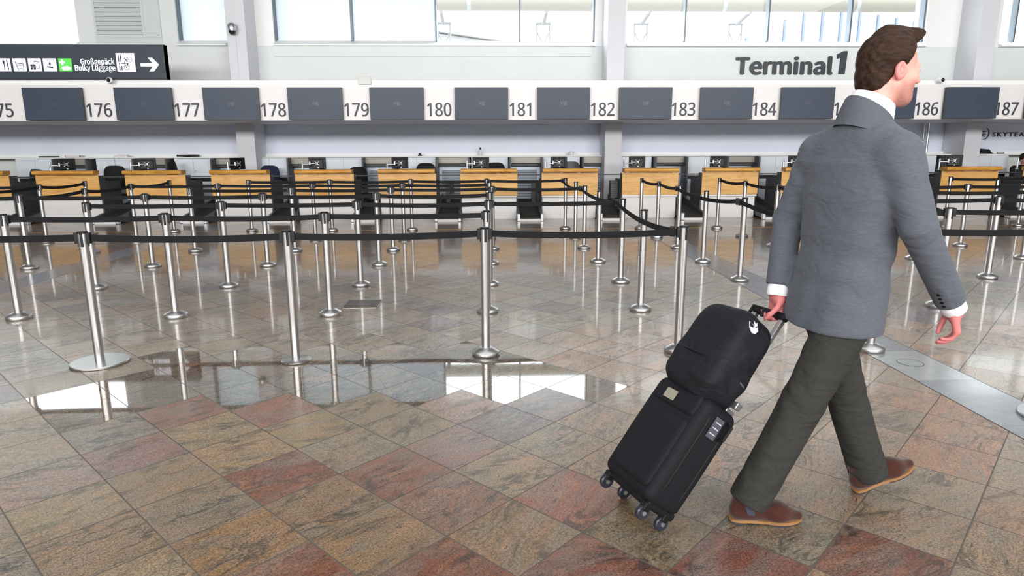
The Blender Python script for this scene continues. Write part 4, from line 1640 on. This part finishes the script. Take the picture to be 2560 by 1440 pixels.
# hands: local x runs to the fingertips, z is the back of the hand, y the thumb side
def hand_sdf(q, curl, spread=.0, thumb=.5):
    d = rbox(q, (.048, 0, -.002), (.048, .041, .014), .013)
    d = smin(d, ell(q, (.03, .028, -.012), (.034, .020, .017)), .012)
    d = smin(d, cone(q, (-.06, 0, 0), (.01, 0, 0), .029, .030), .025)
    for i, (y, L, r) in enumerate(((.031, .082, .0088), (.0105, .092, .0092), (-.0105, .085, .0088), (-.0305, .068, .0078))):
        p = V3(.090 - .004 * abs(i - 1), y, 0)
        a = curl[i] * .55
        sp = (1.5 - i) * spread
        pts = [p]
        for fr, ca in ((.45, .0), (.31, 1.0), (.24, 1.75)):
            t = a * (1 + ca)
            dv = V3(math.cos(t) * math.cos(sp), math.sin(sp) * math.cos(t), -math.sin(t))
            p = p + dv * L * fr
            pts.append(p)
        d = smin(d, chain(q, pts, [r * 1.08, r, r * .95, r * .85]), .004)
    t0 = V3(.022, .036, -.008)
    t1 = t0 + V3(.030, .026 * (1 - .4 * thumb), -.016 - .012 * thumb)
    t2 = t1 + V3(.030, .004 - .014 * thumb, -.010 - .010 * thumb)
    t3 = t2 + V3(.022, -.004 - .010 * thumb, -.006 - .006 * thumb)
    d = smin(d, chain(q, [t0, t1, t2, t3], [.015, .0118, .0105, .0085]), .007)
    return d


HR = frame(J['wrR'] + (J['wrR'] - J['elR']) / np.linalg.norm(J['wrR'] - J['elR']) * .028, (.30, .0, -1.0), (.80, -.55, .3))
HL = frame(J['wrL'] + V3(0, 0, -.022), (-.03, -.02, -1.0), (.94, .25, 0))


def handR(P):
    return hand_sdf(local(P, HR), (.95, 1.05, 1.15, 1.3), .02, .85)


def handL(P):
    q = local(P, HL)
    q[:, 1] *= -1
    return hand_sdf(q, (1.75, 1.8, 1.85, 1.9), .0, 1.1)


def body_sdf(P):
    d = head_sdf(P)
    tor = smin(ell(P, J['neck'] * .5 + (J['hipR'] + J['hipL']) * .25 + V3(0.035, 0, .10), (.075, .115, .27)), ell(P, (J['shR'] + J['shL']) / 2 + V3(0, 0, -.08), (.07, .13, .10)), .06)
    pel = ell(P, (J['hipR'] + J['hipL']) / 2 + V3(0.01, 0, .0), (.08, .115, .09))
    d = smin(d, smin(tor, pel, .06), .04)
    for s in 'RL':
        d = smin(d, chain(P, [J['sh' + s], J['el' + s], J['wr' + s]], [.050, .040, .029]), .02)
        d = smin(d, chain(P, [J['hip' + s], J['kn' + s], J['an' + s]], [.072, .050, .024]), .04)
    d = smin(d, handR(P), .012)
    d = smin(d, handL(P), .012)
    return d


body, bv = grow('body', body_sdf, (-.42, -.35, .03), (.58, .38, 1.97), .0045, M['skin'], man, 2)
q = local(bv, HM)
ey = np.abs(q[:, 1])
ramp_ = lambda x, a, b: np.clip((x - a) / (b - a), 0, 1)
beard = ramp_(-q[:, 2], .028, .055) * ramp_(-q[:, 2], .135, .112) * ramp_(q[:, 0], -.012, .02)
beard *= 1 - ramp_(.030 - ey, 0, .01) * ramp_(q[:, 0], .075, .085) * ramp_(q[:, 2], -.078, -.070)
ruddy = np.maximum(ramp_(1.2 - bv[:, 2], 0, .1), .75 * ramp_(ey, .074, .084) * ramp_(q[:, 2], -.06, -.04))
for nm, arr in (('beard', beard), ('ruddy', ruddy)):
    at = body.data.attributes.new(nm, 'FLOAT', 'POINT')
    at.data.foreach_set('value', arr.astype(np.float32))
for s in (-1, 1):
    mx = HM @ Matrix.Translation((.0835, s * .032, .004))
    e = MB().lathe([(.0005, -.0112), (.007, -.009), (.0108, -.003), (.0112, 0), (.0108, .003), (.007, .009), (.0005, .0112)], n=18).build('eye', M['eye'], man, mx)
    MB().lathe([(.0055, .0098), (.005, .0112), (.0005, .0116)], n=14, axis='x').build('iris', M['iris'], e, mx)


def hair_sdf(P):
    q = local(P, HM)
    qs = q.copy()
    qs[:, 1] = np.abs(qs[:, 1])
    wav = .0012 * np.sin(q[:, 2] * 150 + q[:, 0] * 60 + 3 * np.sin(q[:, 1] * 60)) + .0009 * np.sin(q[:, 1] * 210 + q[:, 0] * 40)
    d = ell(q, (-.018, 0, .040), (.107, .088, .102))
    # swept quiff over the forehead and longer crown
    d = smin(d, cone(q, (-.03, .0, .125), (.085, -.005, .128), .034, .026), .03)
    d = smin(d, cone(q, (.075, -.005, .126), (.104, 0, .112), .022, .014), .02)
    d = smin(d, ell(q, (-.065, 0, -.035), (.052, .066, .062)), .03)
    # sideburn
    d = smin(d, cone(qs, (.012, .072, .02), (.014, .071, -.028), .013, .008), .012)
    d = d + wav
    # cut away the face, the ears and everything under the nape
    d = smax(d, (q[:, 0] - .012) * .80 - (q[:, 2] - .062) * .60 - .030 + .35 * np.maximum(0, -q[:, 2]) * 0, .012)
    d = smax(d, -ell(qs, (-.006, .088, -.014), (.026, .030, .038)), .008)
    d = smax(d, -ell(q, (.085, 0, -.03), (.080, .100, .085)), .01)
    d = smax(d, -(q[:, 2] + .088), .012)
    return d


hair, _ = grow('hair', hair_sdf, HC + V3(-.2, -.16, -.14), HC + V3(.2, .16, .22), .0035, M['hair'], man, 2)


# ---- jacket
def interp(z, zs, vs):
    return np.interp(z, zs, vs)


HEM = .80


def jacket_sdf(P):
    z = P[:, 2]
    zs = [.76, .84, .95, 1.06, 1.18, 1.32, 1.44, 1.52, 1.58]
    cx = interp(z, zs, [.040, .045, .055, .065, .075, .085, .085, .085, .085])
    cy = interp(z, zs, [-.005, -.005, -.002, 0, 0, 0, 0, -.003, -.005])
    rf = interp(z, zs, [.150, .148, .142, .132, .130, .140, .130, .100, .07])
    rl = interp(z, zs, [.222, .218, .208, .196, .200, .215, .205, .150, .09])
    tw = np.radians(interp(z, zs, [8, 8, 9, 10, 13, 17, 19, 20, 20]))
    x, y = P[:, 0] - cx, P[:, 1] - cy
    u = x * np.cos(tw) + y * np.sin(tw)
    w_ = -x * np.sin(tw) + y * np.cos(tw)
    k = (np.abs(u / rf) ** 2.3 + np.abs(w_ / rl) ** 2.3) ** (1 / 2.3)
    d = (k - 1) * np.minimum(rf, rl)
    d = smax(d, z - 1.545, .03)
    d = smax(d, z - 1.60, .01)
    # shoulders
    nb = J['neck'] + V3(-.012, 0, -.012)
    for s in 'RL':
        d = smin(d, cone(P, nb, J['sh' + s] + V3(0, 0, .004), .074, .070), .06)
    # folds across the back and waist
    d = d + .0035 * np.sin(z * 42 + 5 * w_ * np.sign(w_) + 1.5 * np.sin(u * 14)) * np.exp(-((z - 1.08) / .14) ** 2)
    d = d + .003 * np.sin(w_ * 48 + z * 5) * np.exp(-((z - .88) / .14) ** 2)
    # sleeves
    for s, ku in (('R', 1.0), ('L', 1.0)):
        a, b, c = J['sh' + s], J['el' + s], J['wr' + s]
        e = cone(P, a, b, .080, .060)
        e2 = cone(P, b, c + (c - b) * .06, .060, .052)
        axis = (c - b) / np.linalg.norm(c - b)
        t = (P - b) @ axis
        e2 = smax(e2, t - (np.linalg.norm(c - b) - .012), .006)
        ar = smin(e, e2, .015)
        m = P - b
        t2 = (P - a) @ ((b - a) / np.linalg.norm(b - a))
        ar = ar + .0016 * np.sin(t * 90 + m[:, 1] * 75 + m[:, 0] * 60) * np.exp(-(t / .085) ** 2)
        ar = ar + .003 * np.sin(t2 * 60 + m[:, 1] * 36) * np.exp(-((t2 - .10) / .09) ** 2)
        d = smin(d, ar, .022)
    # hem, a touch lower in front, with an open front and a centre vent
    hem = HEM + .03 * u - z
    d = smax(d, hem, .008)
    fr = np.maximum(np.abs(w_) - (.02 + .10 * np.maximum(0, .98 - z) * 1.5), np.maximum(-u + .03, z - 1.02))
    d = smax(d, -fr, .01)
    return d


jacket, jv = grow('jacket', jacket_sdf, (-.30, -.42, .74), (.56, .42, 1.60), .0055, M['jacket'], man, 2)


def ringloft(rings, name, m, parent, n=40, th=.004, close=True):
    """rings: list of (centre, radius along fw, radius along lf, tilt) -> thin cloth band"""
    vs, fs = [], []
    for (c, ra, rb, tl) in rings:
        for k in range(n):
            a = 2 * math.pi * k / n
            p = c + fw * (ra * math.cos(a)) + lf * (rb * math.sin(a)) + V3(0, 0, -tl * math.cos(a))
            vs.append(p)
    m_ = len(rings)
    for i in range(m_ - 1):
        for k in range(n):
            fs.append((i * n + k, i * n + (k + 1) % n, (i + 1) * n + (k + 1) % n, (i + 1) * n + k))
    return MB().add(vs, fs, True).build(name, m, parent)


nc = J['neck'] + V3(.0, -.002, .008)
# jacket collar and shirt collar, both higher at the nape
ringloft([(nc + V3(-.014, 0, -.045), .108, .114, .045), (nc + V3(-.008, 0, .005), .097, .101, .055), (nc + V3(-.002, 0, .040), .088, .090, .060),
          (nc + V3(0, 0, .046), .085, .087, .060), (nc + V3(0, 0, .040), .081, .083, .060), (nc + V3(0, 0, -.02), .083, .085, .05)], 'collar', M['lapel'], jacket)
sh = ringloft([(nc + V3(.0, 0, .00), .081, .083, .04), (nc + V3(.004, 0, .05), .078, .080, .038), (nc + V3(.008, 0, .087), .0755, .0775, .034),
               (nc + V3(.008, 0, .091), .0725, .0745, .034), (nc + V3(.006, 0, .05), .071, .073, .034)], 'shirt_collar', M['shirt'], man)


def cuff(s, name):
    a, b = J['el' + s], J['wr' + s]
    ax = (b - a) / np.linalg.norm(b - a)
    e1 = np.cross(ax, V3(0, 0, 1))
    e1 /= np.linalg.norm(e1)
    e2 = np.cross(ax, e1)
    vs, fs = [], []
    n = 32
    prof = [(-.04, .040), (.005, .044), (.030, .0445), (.034, .042), (.030, .038), (-.02, .037)]
    for t, r in prof:
        for k in range(n):
            q = 2 * math.pi * k / n
            vs.append(b + ax * t + (e1 * math.cos(q) + e2 * math.sin(q)) * r)
    for i in range(len(prof) - 1):
        for k in range(n):
            fs.append((i * n + k, i * n + (k + 1) % n, (i + 1) * n + (k + 1) % n, (i + 1) * n + k))
    return MB().add(vs, fs, True).build(name, M['shirt'], man)


cuff('R', 'shirt_cuff')
cuff('L', 'shirt_cuff')
# sleeve buttons on the right cuff
a, b = J['elR'], J['wrR']
ax = (b - a) / np.linalg.norm(b - a)
side = np.cross(ax, V3(0, 0, 1))
side /= np.linalg.norm(side)
out = np.cross(side, ax)
for k in range(4):
    p = b - ax * (.035 + k * .020)
    nrm = (-side * .5 - out * .2 + V3(-.25, -.8, 0))
    nrm -= ax * (nrm @ ax)
    nrm /= np.linalg.norm(nrm)
    mx = frame(p + nrm * (.0522 + .003 * k * .35), ax, nrm)
    MB().lathe([(.006, -.003), (.0064, .0008), (.005, .0018), (.001, .0012)], n=14).build('cuff_button', M['black_plastic'], jacket, mx)


# ---- trousers
def leg_sdf(P, s):
    h, k, a = J['hip' + s], J['kn' + s], J['an' + s]
    d = smin(cone(P, h, k, .104, .080), cone(P, k, a + (a - k) * .04, .080, .079), .02)
    ax = (a - k) / np.linalg.norm(a - k)
    t = (P - k) @ ax
    L = np.linalg.norm(a - k)
    m = P - k
    d = d + .0022 * np.sin(t * 62 + m[:, 1] * 70 + 45 * m[:, 0] + 2 * np.sin(t * 23)) * np.exp(-((t + .02) / .12) ** 2)
    d = d + .0016 * np.sin(m[:, 1] * 85 + t * 14) * np.exp(-((t - .02) / .3) ** 2)
    d = d + .0026 * np.sin(t * 80 + m[:, 0] * 75 + m[:, 1] * 60) * np.exp(-((t - L + .06) / .09) ** 2)
    # pressed crease along the front and the back
    return d, t, L


def trouser_sdf(P):
    dR, tR, LR = leg_sdf(P, 'R')
    dL, tL, LL = leg_sdf(P, 'L')
    # hems break on the shoes, lower at the heel
    dR = smax(dR, np.maximum(tR - (LR + .012), (.070 - .10 * (P[:, 0] - J['anR'][0])) * 0 + .060 + .12 * np.maximum(0, P[:, 0] - J['anR'][0] + .05) - P[:, 2]), .006)
    dL = smax(dL, tL - (LL + .010), .006)
    pel = ell(P, (J['hipR'] + J['hipL']) / 2 + V3(.0, 0, -.01), (.115, .160, .12))
    d = smin(smin(dR, dL, .025), pel, .06)
    d = smax(d, P[:, 2] - .96, .01)
    z = P[:, 2]
    d = d + .002 * np.sin(z * 60 + P[:, 1] * 70 + P[:, 0] * 40) * np.exp(-((z - .74) / .09) ** 2)
    return d


trousers, tv = grow('trousers', trouser_sdf, (-.50, -.32, .03), (.55, .34, 1.06), .006, M['trouser'], man, 2)


# ---- boots
def boot_sdf(q):
    toe = cone(q, (.0, 0, .045), (.115, -.004, .040), .036, .044)
    d = smin(toe, cone(q, (.115, -.004, .036), (.195, -.006, .026), .043, .020), .03)
    d = smin(d, cone(q, (-.045, 0, .042), (.0, 0, .05), .034, .037), .03)
    d = smin(d, cone(q, (-.035, 0, .06), (-.03, 0, .14), .038, .043), .03)
    d = smin(d, cone(q, (.02, 0, .07), (-.01, 0, .12), .036, .038), .03)
    d = smax(d, .016 - q[:, 2], .004)
    d = smax(d, q[:, 2] - .135, .006)
    return d


def outline(sc_, n=40):
    pts = []
    ctl = [(-.082, 0), (-.075, .026), (-.045, .036), (0, .034), (.05, .037), (.11, .046), (.155, .040), (.195, .020), (.216, -.006),
           (.195, -.030), (.155, -.046), (.11, -.050), (.05, -.038), (0, -.034), (-.045, -.036), (-.075, -.026)]
    m = len(ctl)
    for i in range(m):
        p0, p1, p2, p3 = [np.array(ctl[(i + k - 1) % m]) for k in range(4)]
        for t in (0, .33, .66):
            pts.append(tuple(.5 * ((2 * p1) + (-p0 + p2) * t + (2 * p0 - 5 * p1 + 4 * p2 - p3) * t * t + (-p0 + 3 * p1 - 3 * p2 + p3) * t ** 3) * sc_))
    return pts


def boot(Mx, mirror):
    S = Matrix.Diagonal((1, -1 if mirror else 1, 1, 1))
    o, _ = grow('boot', boot_sdf, (-.12, -.08, -.01), (.25, .08, .16), .004, M['suede'], man, 2)
    o.data.transform(Mx @ S)
    if mirror:
        o.data.flip_normals()
    MB().prism(outline(1.0), 'z', .007, .019).build('sole', M['sole_tan'], o, Mx @ S)
    hl = [p for p in outline(.99) if p[0] < -.012]
    MB().prism(hl, 'z', -.0, .009).prism([(p[0] * .995, p[1]) for p in hl], 'z', .009, .0185).build('heel', M['sole_dark'], o, Mx @ S)
    fl = [p for p in outline(.985) if p[0] > .055]
    MB().prism(fl, 'z', .001, .008).build('tread', M['sole_dark'], o, Mx @ S)
    for sd in (-1, 1):
        v = []
        n = 6
        for i in range(n + 1):
            zz = .050 + .082 * i / n
            hw = .014 + .010 * i / n
            for xx in (-hw, 0, hw):
                px = -.006 + xx - .02 * i / n
                q0, q1 = 0.0, .09
                for _ in range(22):
                    qm = (q0 + q1) / 2
                    if boot_sdf(np.array([[px, sd * qm, zz]]))[0] < 0:
                        q0 = qm
                    else:
                        q1 = qm
                v.append((px, sd * (q0 + .0018), zz))
        f = []
        for i in range(n):
            for k in range(2):
                f.append((i * 3 + k, i * 3 + k + 1, (i + 1) * 3 + k + 1, (i + 1) * 3 + k))
        MB().add(v, f, True).build('gusset', M['elastic'], o, Mx @ S)
    return o


boot(frame((1.050 - MO[0], 2.405 - MO[1], 0.0), (.992, -.10, 0), (0, 0, 1)), True)
boot(frame((1.676 - MO[0], 2.615 - MO[1], .030), (.93, .10, .36), (0, 0, 1)), False)

# ---- suitcase and the bag strapped to its handle
SA, ST = math.radians(21), math.radians(52)
SU = V3(math.cos(ST) * math.cos(SA), math.cos(ST) * math.sin(SA), math.sin(ST))
SD = V3(math.sin(SA), -math.cos(SA), 0)                # towards the camera side
SN = np.cross(SU, SD)
SN = SN if SN[2] > 0 else -SN                          # the front of the case, facing up and back
W0 = V3(.622, 2.475, .031)
SM = Matrix(((SD[0], SN[0], SU[0], W0[0]), (SD[1], SN[1], SU[1], W0[1]), (SD[2], SN[2], SU[2], W0[2]), (0, 0, 0, 1)))
case = thing('suitcase', 'black soft-sided cabin suitcase on four wheels tilted behind the walking man', 'suitcase')
case.matrix_world = SM


def soft_box(name, x0, x1, y0, y1, z0, z1, r, m, parent, puff=.006, dent=None):
    c = ((x0 + x1) / 2, (y0 + y1) / 2, (z0 + z1) / 2)
    hh = ((x1 - x0) / 2, (y1 - y0) / 2, (z1 - z0) / 2)

    def f(P):
        q = (P - np.array(c)) / np.array(hh)
        b = 1 - .5 * (q ** 2).sum(1)
        d = rbox(P, c, hh, r) - puff * b
        if dent is not None:
            d = dent(P, d)
        return d
    o, _ = grow(name, f, (x0 - .04, y0 - .04, z0 - .04), (x1 + .04, y1 + .04, z1 + .04), .007, m, parent, 2)
    return o


shell = soft_box('shell', -.165, .165, -.035, .165, .045, .518, .035, M['case'], case)
soft_box('front_pocket', -.135, .135, .150, .178, .085, .40, .022, M['case'], case)
soft_box('top_pocket', -.13, .13, .150, .174, .415, .515, .014, M['case'], case)
mb = MB()
for z in (.07, .51):
    pass
loop = []
for k in range(41):
    a = 2 * math.pi * k / 40
    cx_, sx_ = math.cos(a), math.sin(a)
    loop.append((.166 * math.copysign(abs(cx_) ** .35, cx_), .118, .282 + .237 * math.copysign(abs(sx_) ** .35, sx_)))
mb.tube(loop, .0055, n=8, cap=False)
loop2 = [(p[0], .012, p[2]) for p in loop]
mb.tube(loop2, .0055, n=8, cap=False)
mb.build('zip_piping', M['case_trim'], case)
MB().box(-.06, .005, .178, .181, .435, .478).build('name_patch', M['tag'], case)
lg = MB().box(.1705, .1735, .045, .095, .385, .475, .0008).build('side_badge', M['tag_grey'], case)
for k in range(3):
    MB().box(.1736, .1742, .053, .087, .452 - k * .024, .456 - k * .024).build('badge_line', M['tag_line'], lg)
MB().tube([(-.06, -.0, .515), (-.05, -.0, .54), (.05, -.0, .54), (.06, -.0, .515)], .009, n=8).build('top_handle', M['case_trim'], case)
MB().tube([(.166, .02, .40), (.19, .02, .41), (.192, .02, .47), (.166, .02, .48)], .008, n=8).build('side_handle', M['case_trim'], case)
MB().box(-.15, .15, -.035, .13, .022, .06, .012).build('base_plate', M['case_trim'], case)
for sx_ in (-1, 1):
    for yy in (-.0, .115):
        wv = MB().lathe([(.010, -.011), (.027, -.011), (.031, -.007), (.031, .007), (.027, .011), (.010, .011)], c=(sx_ * .135, yy, .0), axis='x', n=22).build('wheel', M['wheel'], case)
        MB().box(sx_ * .135 - .017, sx_ * .135 + .017, yy - .012, yy + .022, .008, .045, .006).build('wheel_fork', M['case_trim'], wv)
        MB().lathe([(.008, -.014), (.009, .014)], c=(sx_ * .135, yy, 0), axis='x', n=14).build('hub', M['alu'], wv)
for sx_ in (-1, 1):
    MB().box(sx_ * .075 - .011, sx_ * .075 + .011, -.026, -.006, .50, .985, .002).build('handle_rod', M['alu'], case)
MB().box(-.095, .095, -.032, .004, .970, 1.005, .012).build('grip', M['case_trim'], case)
MB().box(-.11, -.04, -.04, .01, .518, .536, .003).box(.04, .11, -.04, .01, .518, .536, .003).build('rod_collar', M['alu'], case)

bag = thing('backpack', 'black backpack resting upright on the suitcase against its pull-out handle', 'backpack')
bag.matrix_world = SM


def bag_sdf(P):
    z = P[:, 2]
    t = np.clip((z - .54) / .42, 0, 1)
    hw = .156 - .012 * t ** 2
    yc = .108
    hy = .110 - .010 * t ** 2
    q = np.stack([P[:, 0] / hw, (P[:, 1] - yc) / hy, (z - .702) / .207], 1)
    k = (np.abs(q) ** 4.6).sum(1) ** (1 / 4.6)
    d = (k - 1) * .105
    d = d + .0022 * np.sin(z * 60 + P[:, 0] * 22 + 2 * np.sin(P[:, 1] * 30)) * np.exp(-((z - .60) / .10) ** 2)
    d = d + .0012 * np.sin(z * 30 + P[:, 1] * 40 + P[:, 0] * 25)
    d = smax(d, .002 - P[:, 1], .01)
    return d


grow('main_body', bag_sdf, (-.2, -.03, .50), (.2, .27, 1.04), .0065, M['bag'], bag, 2)
MB().tube([(-.10, .205, .66), (-.06, .219, .655), (.06, .219, .655), (.10, .205, .66)], .004, n=8).build('zip', M['case_trim'], bag)
for sx_ in (-1, 1):
    MB().box(sx_ * .125 - .02, sx_ * .125 + .02, -.02, .012, .545, .575, .004).build('buckle', M['alu'], bag)
mb = MB()
mb.tube([(-.035, .055, .94), (-.03, .06, .975), (.03, .06, .975), (.035, .055, .94)], .007, n=8)
mb.build('grab_loop', M['case_trim'], bag)


# badges on the bag follow its surface
def on_bag(poly, name, m, axis, off=.0015):
    v, f = [], []
    for (a, z) in poly:
        lo_, hi_ = (0.0, .3)
        for _ in range(26):
            mid = (lo_ + hi_) / 2
            p = np.array([[mid, a, z]]) if axis == 'x' else np.array([[a, .10 + mid, z]])
            if bag_sdf(p)[0] < 0:
                lo_ = mid
            else:
                hi_ = mid
        v.append((lo_ + off, a, z) if axis == 'x' else (a, .10 + lo_ + off, z))
    c = np.mean(np.array(v), 0)
    nrm = V3(1, 0, 0) if axis == 'x' else V3(0, 1, 0)
    v = [tuple(c + nrm * .002)] + v
    n = len(v)
    f = [(0, i, i + 1 if i + 1 < n else 1) for i in range(1, n)]
    return MB().add(v, f).build(name, m, bag)


on_bag([(.130, .850), (.150, .878), (.148, .862), (.166, .876), (.166, .858), (.186, .862), (.180, .838), (.160, .826), (.140, .832)], 'pale_badge', M['patch'], 'x')
on_bag([(.040, .630), (.075, .635), (.078, .644), (.043, .639)], 'brand_strip', M['tag_grey'], 'x')

# ---- the person sitting behind the last desk
p2 = thing('person', 'person in dark clothing seated behind the desk at the right picture edge', 'person', (12.74, 15.5, 0))


def seated(P):
    d = ell(P, (0, 0, 1.20), (.085, .095, .115))
    d = smin(d, cone(P, (0, .02, 1.10), (0, .03, 1.0), .05, .055), .03)
    d = smin(d, ell(P, (0, -.09, 1.18), (.014, .02, .022)), .02)
    d = smin(d, ell(P, (0, -.075, 1.12), (.03, .025, .02)), .02)
    P2 = P.copy()
    P2[:, 0] = np.abs(P2[:, 0])
    d = smin(d, ell(P2, (.088, .0, 1.19), (.012, .02, .03)), .01)
    d = smin(d, ell(P, (0, .05, .78), (.17, .11, .27)), .05)
    d = smin(d, chain(P2, [(.19, .05, .97), (.25, -.02, .74), (.12, -.26, .80)], [.05, .042, .03]), .03)
    d = smin(d, rbox(P2, (.10, -.32, .805), (.045, .075, .022), .02), .02)
    d = smin(d, chain(P2, [(.09, .04, .55), (.11, -.38, .55), (.11, -.40, .08)], [.08, .06, .045]), .04)
    d = smin(d, cone(P2, (.11, -.40, .05), (.11, -.53, .04), .045, .035), .03)
    return d


grow('body', seated, (-.4, -.65, -.02), (.4, .3, 1.36), .012, M['skin'], p2, 2)


def seated_jacket(P):
    P2 = P.copy()
    P2[:, 0] = np.abs(P2[:, 0])
    d = ell(P, (0, .05, .76), (.205, .145, .31))
    d = smin(d, chain(P2, [(.03, .04, 1.0), (.19, .05, .975)], [.06, .075]), .05)
    d = smin(d, chain(P2, [(.19, .05, .97), (.26, -.02, .74), (.135, -.22, .79)], [.075, .062, .048]), .03)
    v = np.maximum(np.abs(P[:, 0]) - np.maximum(0, (P[:, 2] - .78)) * .25, np.maximum(P[:, 1] + .02, .78 - P[:, 2]))
    return smax(d, -v, .01)


grow('jacket', seated_jacket, (-.42, -.35, .40), (.42, .32, 1.12), .012, M['black_fabric'], p2, 2)
grow('hair', lambda P: smax(ell(P, (0, .02, 1.235), (.105, .112, .115)), -ell(P, (0, -.10, 1.17), (.085, .10, .10)), .01), (-.15, -.15, 1.05), (.15, .2, 1.38), .010, M['hair'], p2, 1)
grow('trousers', lambda P: chain(np.stack([np.abs(P[:, 0]), P[:, 1], P[:, 2]], 1), [(.09, .04, .55), (.11, -.38, .56), (.11, -.40, .10)], [.105, .08, .07]), (-.3, -.55, .0), (.3, .2, .72), .014, M['black_fabric'], p2, 1)
MB().lathe([(.066, .99), (.062, 1.05), (.058, 1.06), (.055, 1.05)], c=(0, .025, 0), n=20).build('shirt_collar', M['shirt'], p2)
o = dup(c0, (12.74, 15.46, 0), 0.0, 'office chair under the seated person at the right picture edge')
for ch in o.children:
    pass
o = MB().box(-.05, .05, -.03, .03, 0, .075, .012).build('orange_pouch', M['orange'])
o.location = (12.05, 14.75, .822)
tag(o, 'small orange-red pouch on the desk beside the seated person', 'pouch')
